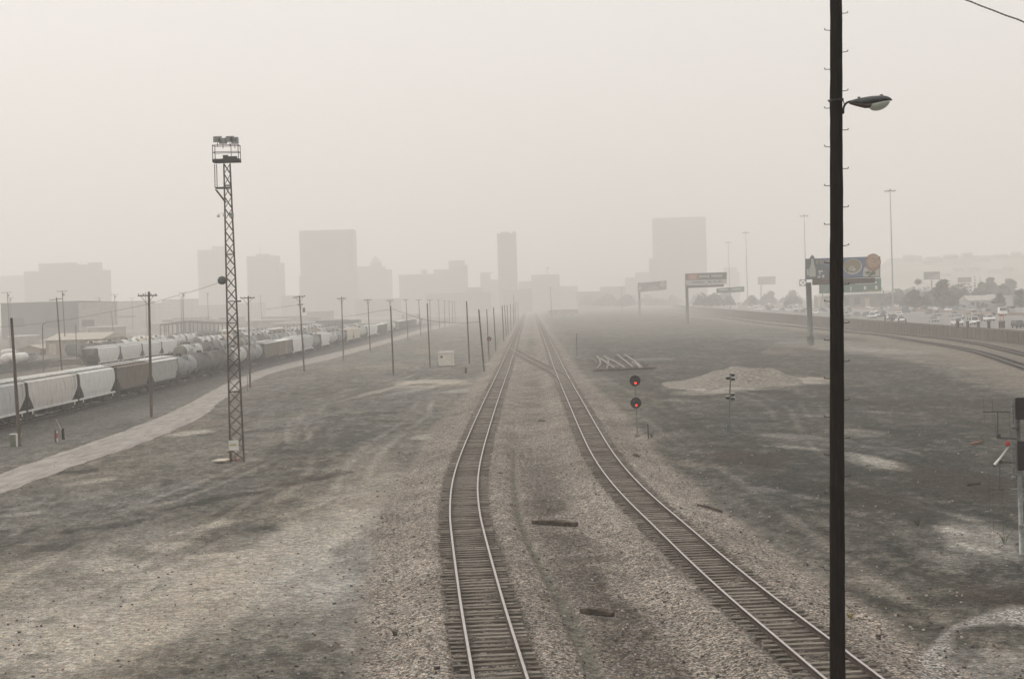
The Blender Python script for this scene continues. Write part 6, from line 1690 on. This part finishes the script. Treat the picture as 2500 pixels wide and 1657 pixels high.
lot_car('grey pickup parked in front of the small beige gabled shed', 62, 880, 'pickup', 'grey', R(80)); lot_car('dark car parked beside the grey pickup in the lot', 74, 878, 'suv', 'black', R(30)); lot_car('dark green car parked against the wall of the large beige warehouse', 122, 866, 'suv', 'dark green', R(60))
# open steel shed
d_ = 600.0; c = P(472, 815, d_); os_ = thing('open_shed', 'long open-sided steel shed frame on columns beyond the pale hoppers', 'shed', (c.x, d_, 0), 0)
xs_ = [392+i*10.1 for i in range(17)]
zt = lambda px: P(px, np.interp(px, [392,453,520,554],[791,783,787,787]), d_).z
for i, px in enumerate(xs_):
    x = P(px, 815, d_).x-c.x
    MB().box(x-.22,x+.22,-.2,.2,0,zt(px)-.3).build('column', M_steel, os_)
    if i % 3 == 0: MB().box(x-.15,x+.15,9.8,10.2,0,zt(px)-.3).build('column', M_steel, os_)
mb = MB()
for i in range(16):
    p0, p1 = xs_[i], xs_[i+1]
    a, b_ = P(p0,815,d_).x-c.x, P(p1,815,d_).x-c.x
    for yy7 in (-.3, 9.7): mb.prism([(a,yy7,zt(p0)-.7),(b_,yy7,zt(p1)-.7),(b_,yy7,zt(p1)),(a,yy7,zt(p0))], (0,.6,0))
mb.build('roof_beam', M_steel, os_)
# flat dark building and dim blocks behind
bldg('wide flat dark building spread behind the lot with the transformer poles', 4, 193, 739, 800, 720, 40, M_dkb, M_dkb, name='factory_building', wins=[(20,60,775,800,M_under,'loading_door'),(110,150,778,800,M_under,'loading_door')], group='factory blocks behind the lot')
bldg('paler flat extension joined to the end of the wide dark building', 193, 240, 738, 800, 700, 35, M_conc, M_dkb, name='factory_building', wins=[(200,230,780,797,M_under,'window')], group='factory blocks behind the lot')
bldg('dim long block behind the extension of the wide dark building', 240, 350, 737, 800, 1050, 35, M_conc, M_dkb, name='factory_building', wins=[(250,330,770,777,M_under,'window')], group='factory blocks behind the lot')
for i, (x0, x1, yt, yb, dd, lab) in enumerate([(215,285,799,830,560,'long low shed with a white roof edge behind the large beige warehouse'),(600,700,782,800,720,'low pale shed far behind the middle tank wagons'),(750,810,760,775,1000,'low distant shed with a white roof line past the tilted-arm pole'),(640,745,772,786,900,'second low pale shed farther behind the middle tank wagons'),(20,64,822,832,520,'low white-roofed shed behind the small beige gabled shed'),(985,1015,770,780,1000,'pale low block near the far end of the train'),(1340,1412,756,764,1000,'thin pale low building in the dust beyond the crossover')]):
    bldg(lab, x0, x1, yt, yb, dd, 14, M_conc, M_white, name='low_shed', group='low sheds in the haze')

r8 = random.Random(12)
sp8 = sorted((r8.uniform(395, 1010), r8.uniform(640, 1150)) for _ in range(20))
for i, (px, dd) in enumerate(sp8):
    z0 = P(px, 0, dd); yb = pix((P(px, 780, dd).x, dd, 0))[1]; hgt = r8.uniform(3.5, 8)*kpm(dd); wd_ = r8.uniform(9, 26)*kpm(dd)
    bldg('faint low shed in the yard clutter, %s counted from the wide dark building' % nth(i), px-wd_/2, px+wd_/2, yb-hgt, yb, dd, 12, [M_conc, M_dkb, M_beige, M_wall][i%4], [M_white, M_conc, M_dkb][i%3], name='low_shed', group='low sheds in the haze')

# ------------------------------------------------------------------ downtown skyline
F1 = facade('tower_facade_dark', (0.16,0.15,0.135), (0.06,0.06,0.06)); F2 = facade('tower_facade_stone', (0.24,0.21,0.18), (0.08,0.08,0.08), 4.2, 3.6, .35); F3 = facade('tower_facade_brick', (0.20,0.155,0.125), (0.07,0.065,0.06), 3.2, 3.3, .35)
SK = 'office blocks of the hazy skyline'; SKF = 1.24
def sky_b(label, x0, x1, yt, fac, dist, depth=32, parts=()):
    dist *= SKF
    return bldg(label, x0, x1, yt, 765, dist, depth, fac, M_conc, parts, name='office_tower', group=SK)
sky_b('broad stepped hotel block behind the wide dark building, seen dimly', 62, 247, 661, F2, 1450, 50, [('upper_block',83,171,640,662),('upper_block',204,232,639,662),('roof_plant',171,204,644,662)])
sky_b('faint low block reaching the picture edge beside the stepped hotel block', -40, 62, 674, F2, 1800, 40)
sky_b('hazy tower directly behind the floodlight tower', 487, 560, 610, F3, 1700, 34, [('roof_plant',514,545,600,612)])
tb = sky_b('hazy tower with a thin roof antenna beside the floodlight tower', 606.5, 679, 625, F3, 1600, 34, [('roof_plant',622,652,619,626),('wing',676,688,641,765)])
q = P(630, 596, 1600*SKF)-tb.location; q2 = P(630,620,1600*SKF)-tb.location; MB().cyl((q2.x,0,q2.z), (q.x,0,q.z), .6, .25, 6).build('roof_antenna', M_gsteel, tb)
sky_b('widest slab tower of the skyline, standing behind the tilted-arm pole', 737, 868, 562, F1, 1500, 40, [('roof_plant',745,862,560,563),('wing',729.5,738,674,765)])
sp_ = sky_b('stepped tower topped by a pointed spire roof', 868, 956, 659, F3, 1750, 34, [('upper_block',871,905,649,660),('upper_block',903,928,640,660),('upper_block',926,938,650,660)])
a = P(903,640,1750*SKF)-sp_.location; b_ = P(928,640,1750*SKF)-sp_.location; t = P(914,622,1750*SKF)-sp_.location
MB().add([(a.x,-8,a.z),(b_.x,-8,a.z),(b_.x,8,a.z),(a.x,8,a.z),(t.x,0,t.z)], [(0,1,4),(1,2,4),(2,3,4),(3,0,4)]).build('spire_roof', M_conc, sp_)
sky_b('long low block with a raised end block, between the spire tower and the slim tower', 976.6, 1139, 669, F2, 1600, 40, [('roof_plant',1028,1040,657.5,670),('upper_block',1058,1095,656.6,670),('upper_block',1095,1133,634.7,670),('wing',1133,1140,646,765)])
sky_b('small dim block with a wide flat cap beside the slim tower', 1175, 1200, 667, F2, 1650, 20, [('roof_plant',1173,1202,664,667.5)])
sky_b('low dim block joining the slim tower', 1198, 1222, 683, F2, 1700, 26)
sky_b('tall slim tower with a notched top standing above the end of the tracks', 1219, 1266, 570, F1, 1500, 20, [('roof_plant',1222,1243,565.5,571),('roof_plant',1251,1260,565,571)])
kb = sky_b('low wide block with a small mast on its roof, just past the slim tower', 1300, 1368.6, 671, F2, 1650, 34, [('wing',1268,1301,685.6,765)])
q = P(1337.6, 652, 1650*SKF)-kb.location; q2 = P(1337.6,671,1650*SKF)-kb.location; MB().cyl((q2.x,0,q2.z), (q.x,0,q.z), .7, .5, 6).cbox((q.x,0,q.z-1), (5,1,2)).build('roof_antenna', M_gsteel, kb)
sky_b('faint low block between the roof-mast block and the distant billboard', 1368, 1412, 699, F2, 1750, 30)
sky_b('big hazy office slab standing above the two-tier billboard', 1603, 1729, 531, F1, 1750, 34, [('wing',1591,1604,630,765)])
sky_b('dim block at the foot of the big hazy office slab', 1556, 1592, 665, F2, 1850, 26, [('wing',1530,1557,677,765)])
sky_b('very faint terraced block behind the two-tier billboard end', 1776, 1808, 664, F2, 2000, 26, [('roof_plant',1771,1800,652,665)])
for i, (x0, x1, yt, dd) in enumerate([(396,473,731,1250),(473,560,745,1300),(560,640,740,1350),(688,736,722,1400),(868,976,730,1400),(1140,1180,702,1500),(1412,1470,712,1500),(1470,1530,700,1700),(350,400,740,1200),(1040,1200,715,1450),(1230,1300,706,1500)]):
    bldg('low hazy city block below the skyline, %s counted along from the wide dark building' % nth([1,2,3,4,5,7,9,10,0,6,8][i]), x0, x1, yt, 770, dd*1.15, 25, [F2,F3,F2][i%3], M_conc, name='city_block', group='low blocks below the skyline')

# ------------------------------------------------------------------ haze: one closed box of even, pale air
hz = MB().box(-2600, 2600, -400, 4600, -2, 235).build('haze', None) if False else None
vm = bpy.data.materials.new('dust_haze'); vm.use_nodes = True
n = vm.node_tree; n.nodes.clear()
pv = n.nodes.new('ShaderNodeVolumePrincipled'); mo = n.nodes.new('ShaderNodeOutputMaterial')
pv.inputs['Color'].default_value = HAZE_COL
pv.inputs['Density'].default_value = HAZE
pv.inputs['Anisotropy'].default_value = 0.25
n.links.new(pv.outputs[0], mo.inputs['Volume'])
o = MB().box(-2600, 2600, -400, 4600, -2, 235).build('haze', vm)
tag(o, kind='stuff')
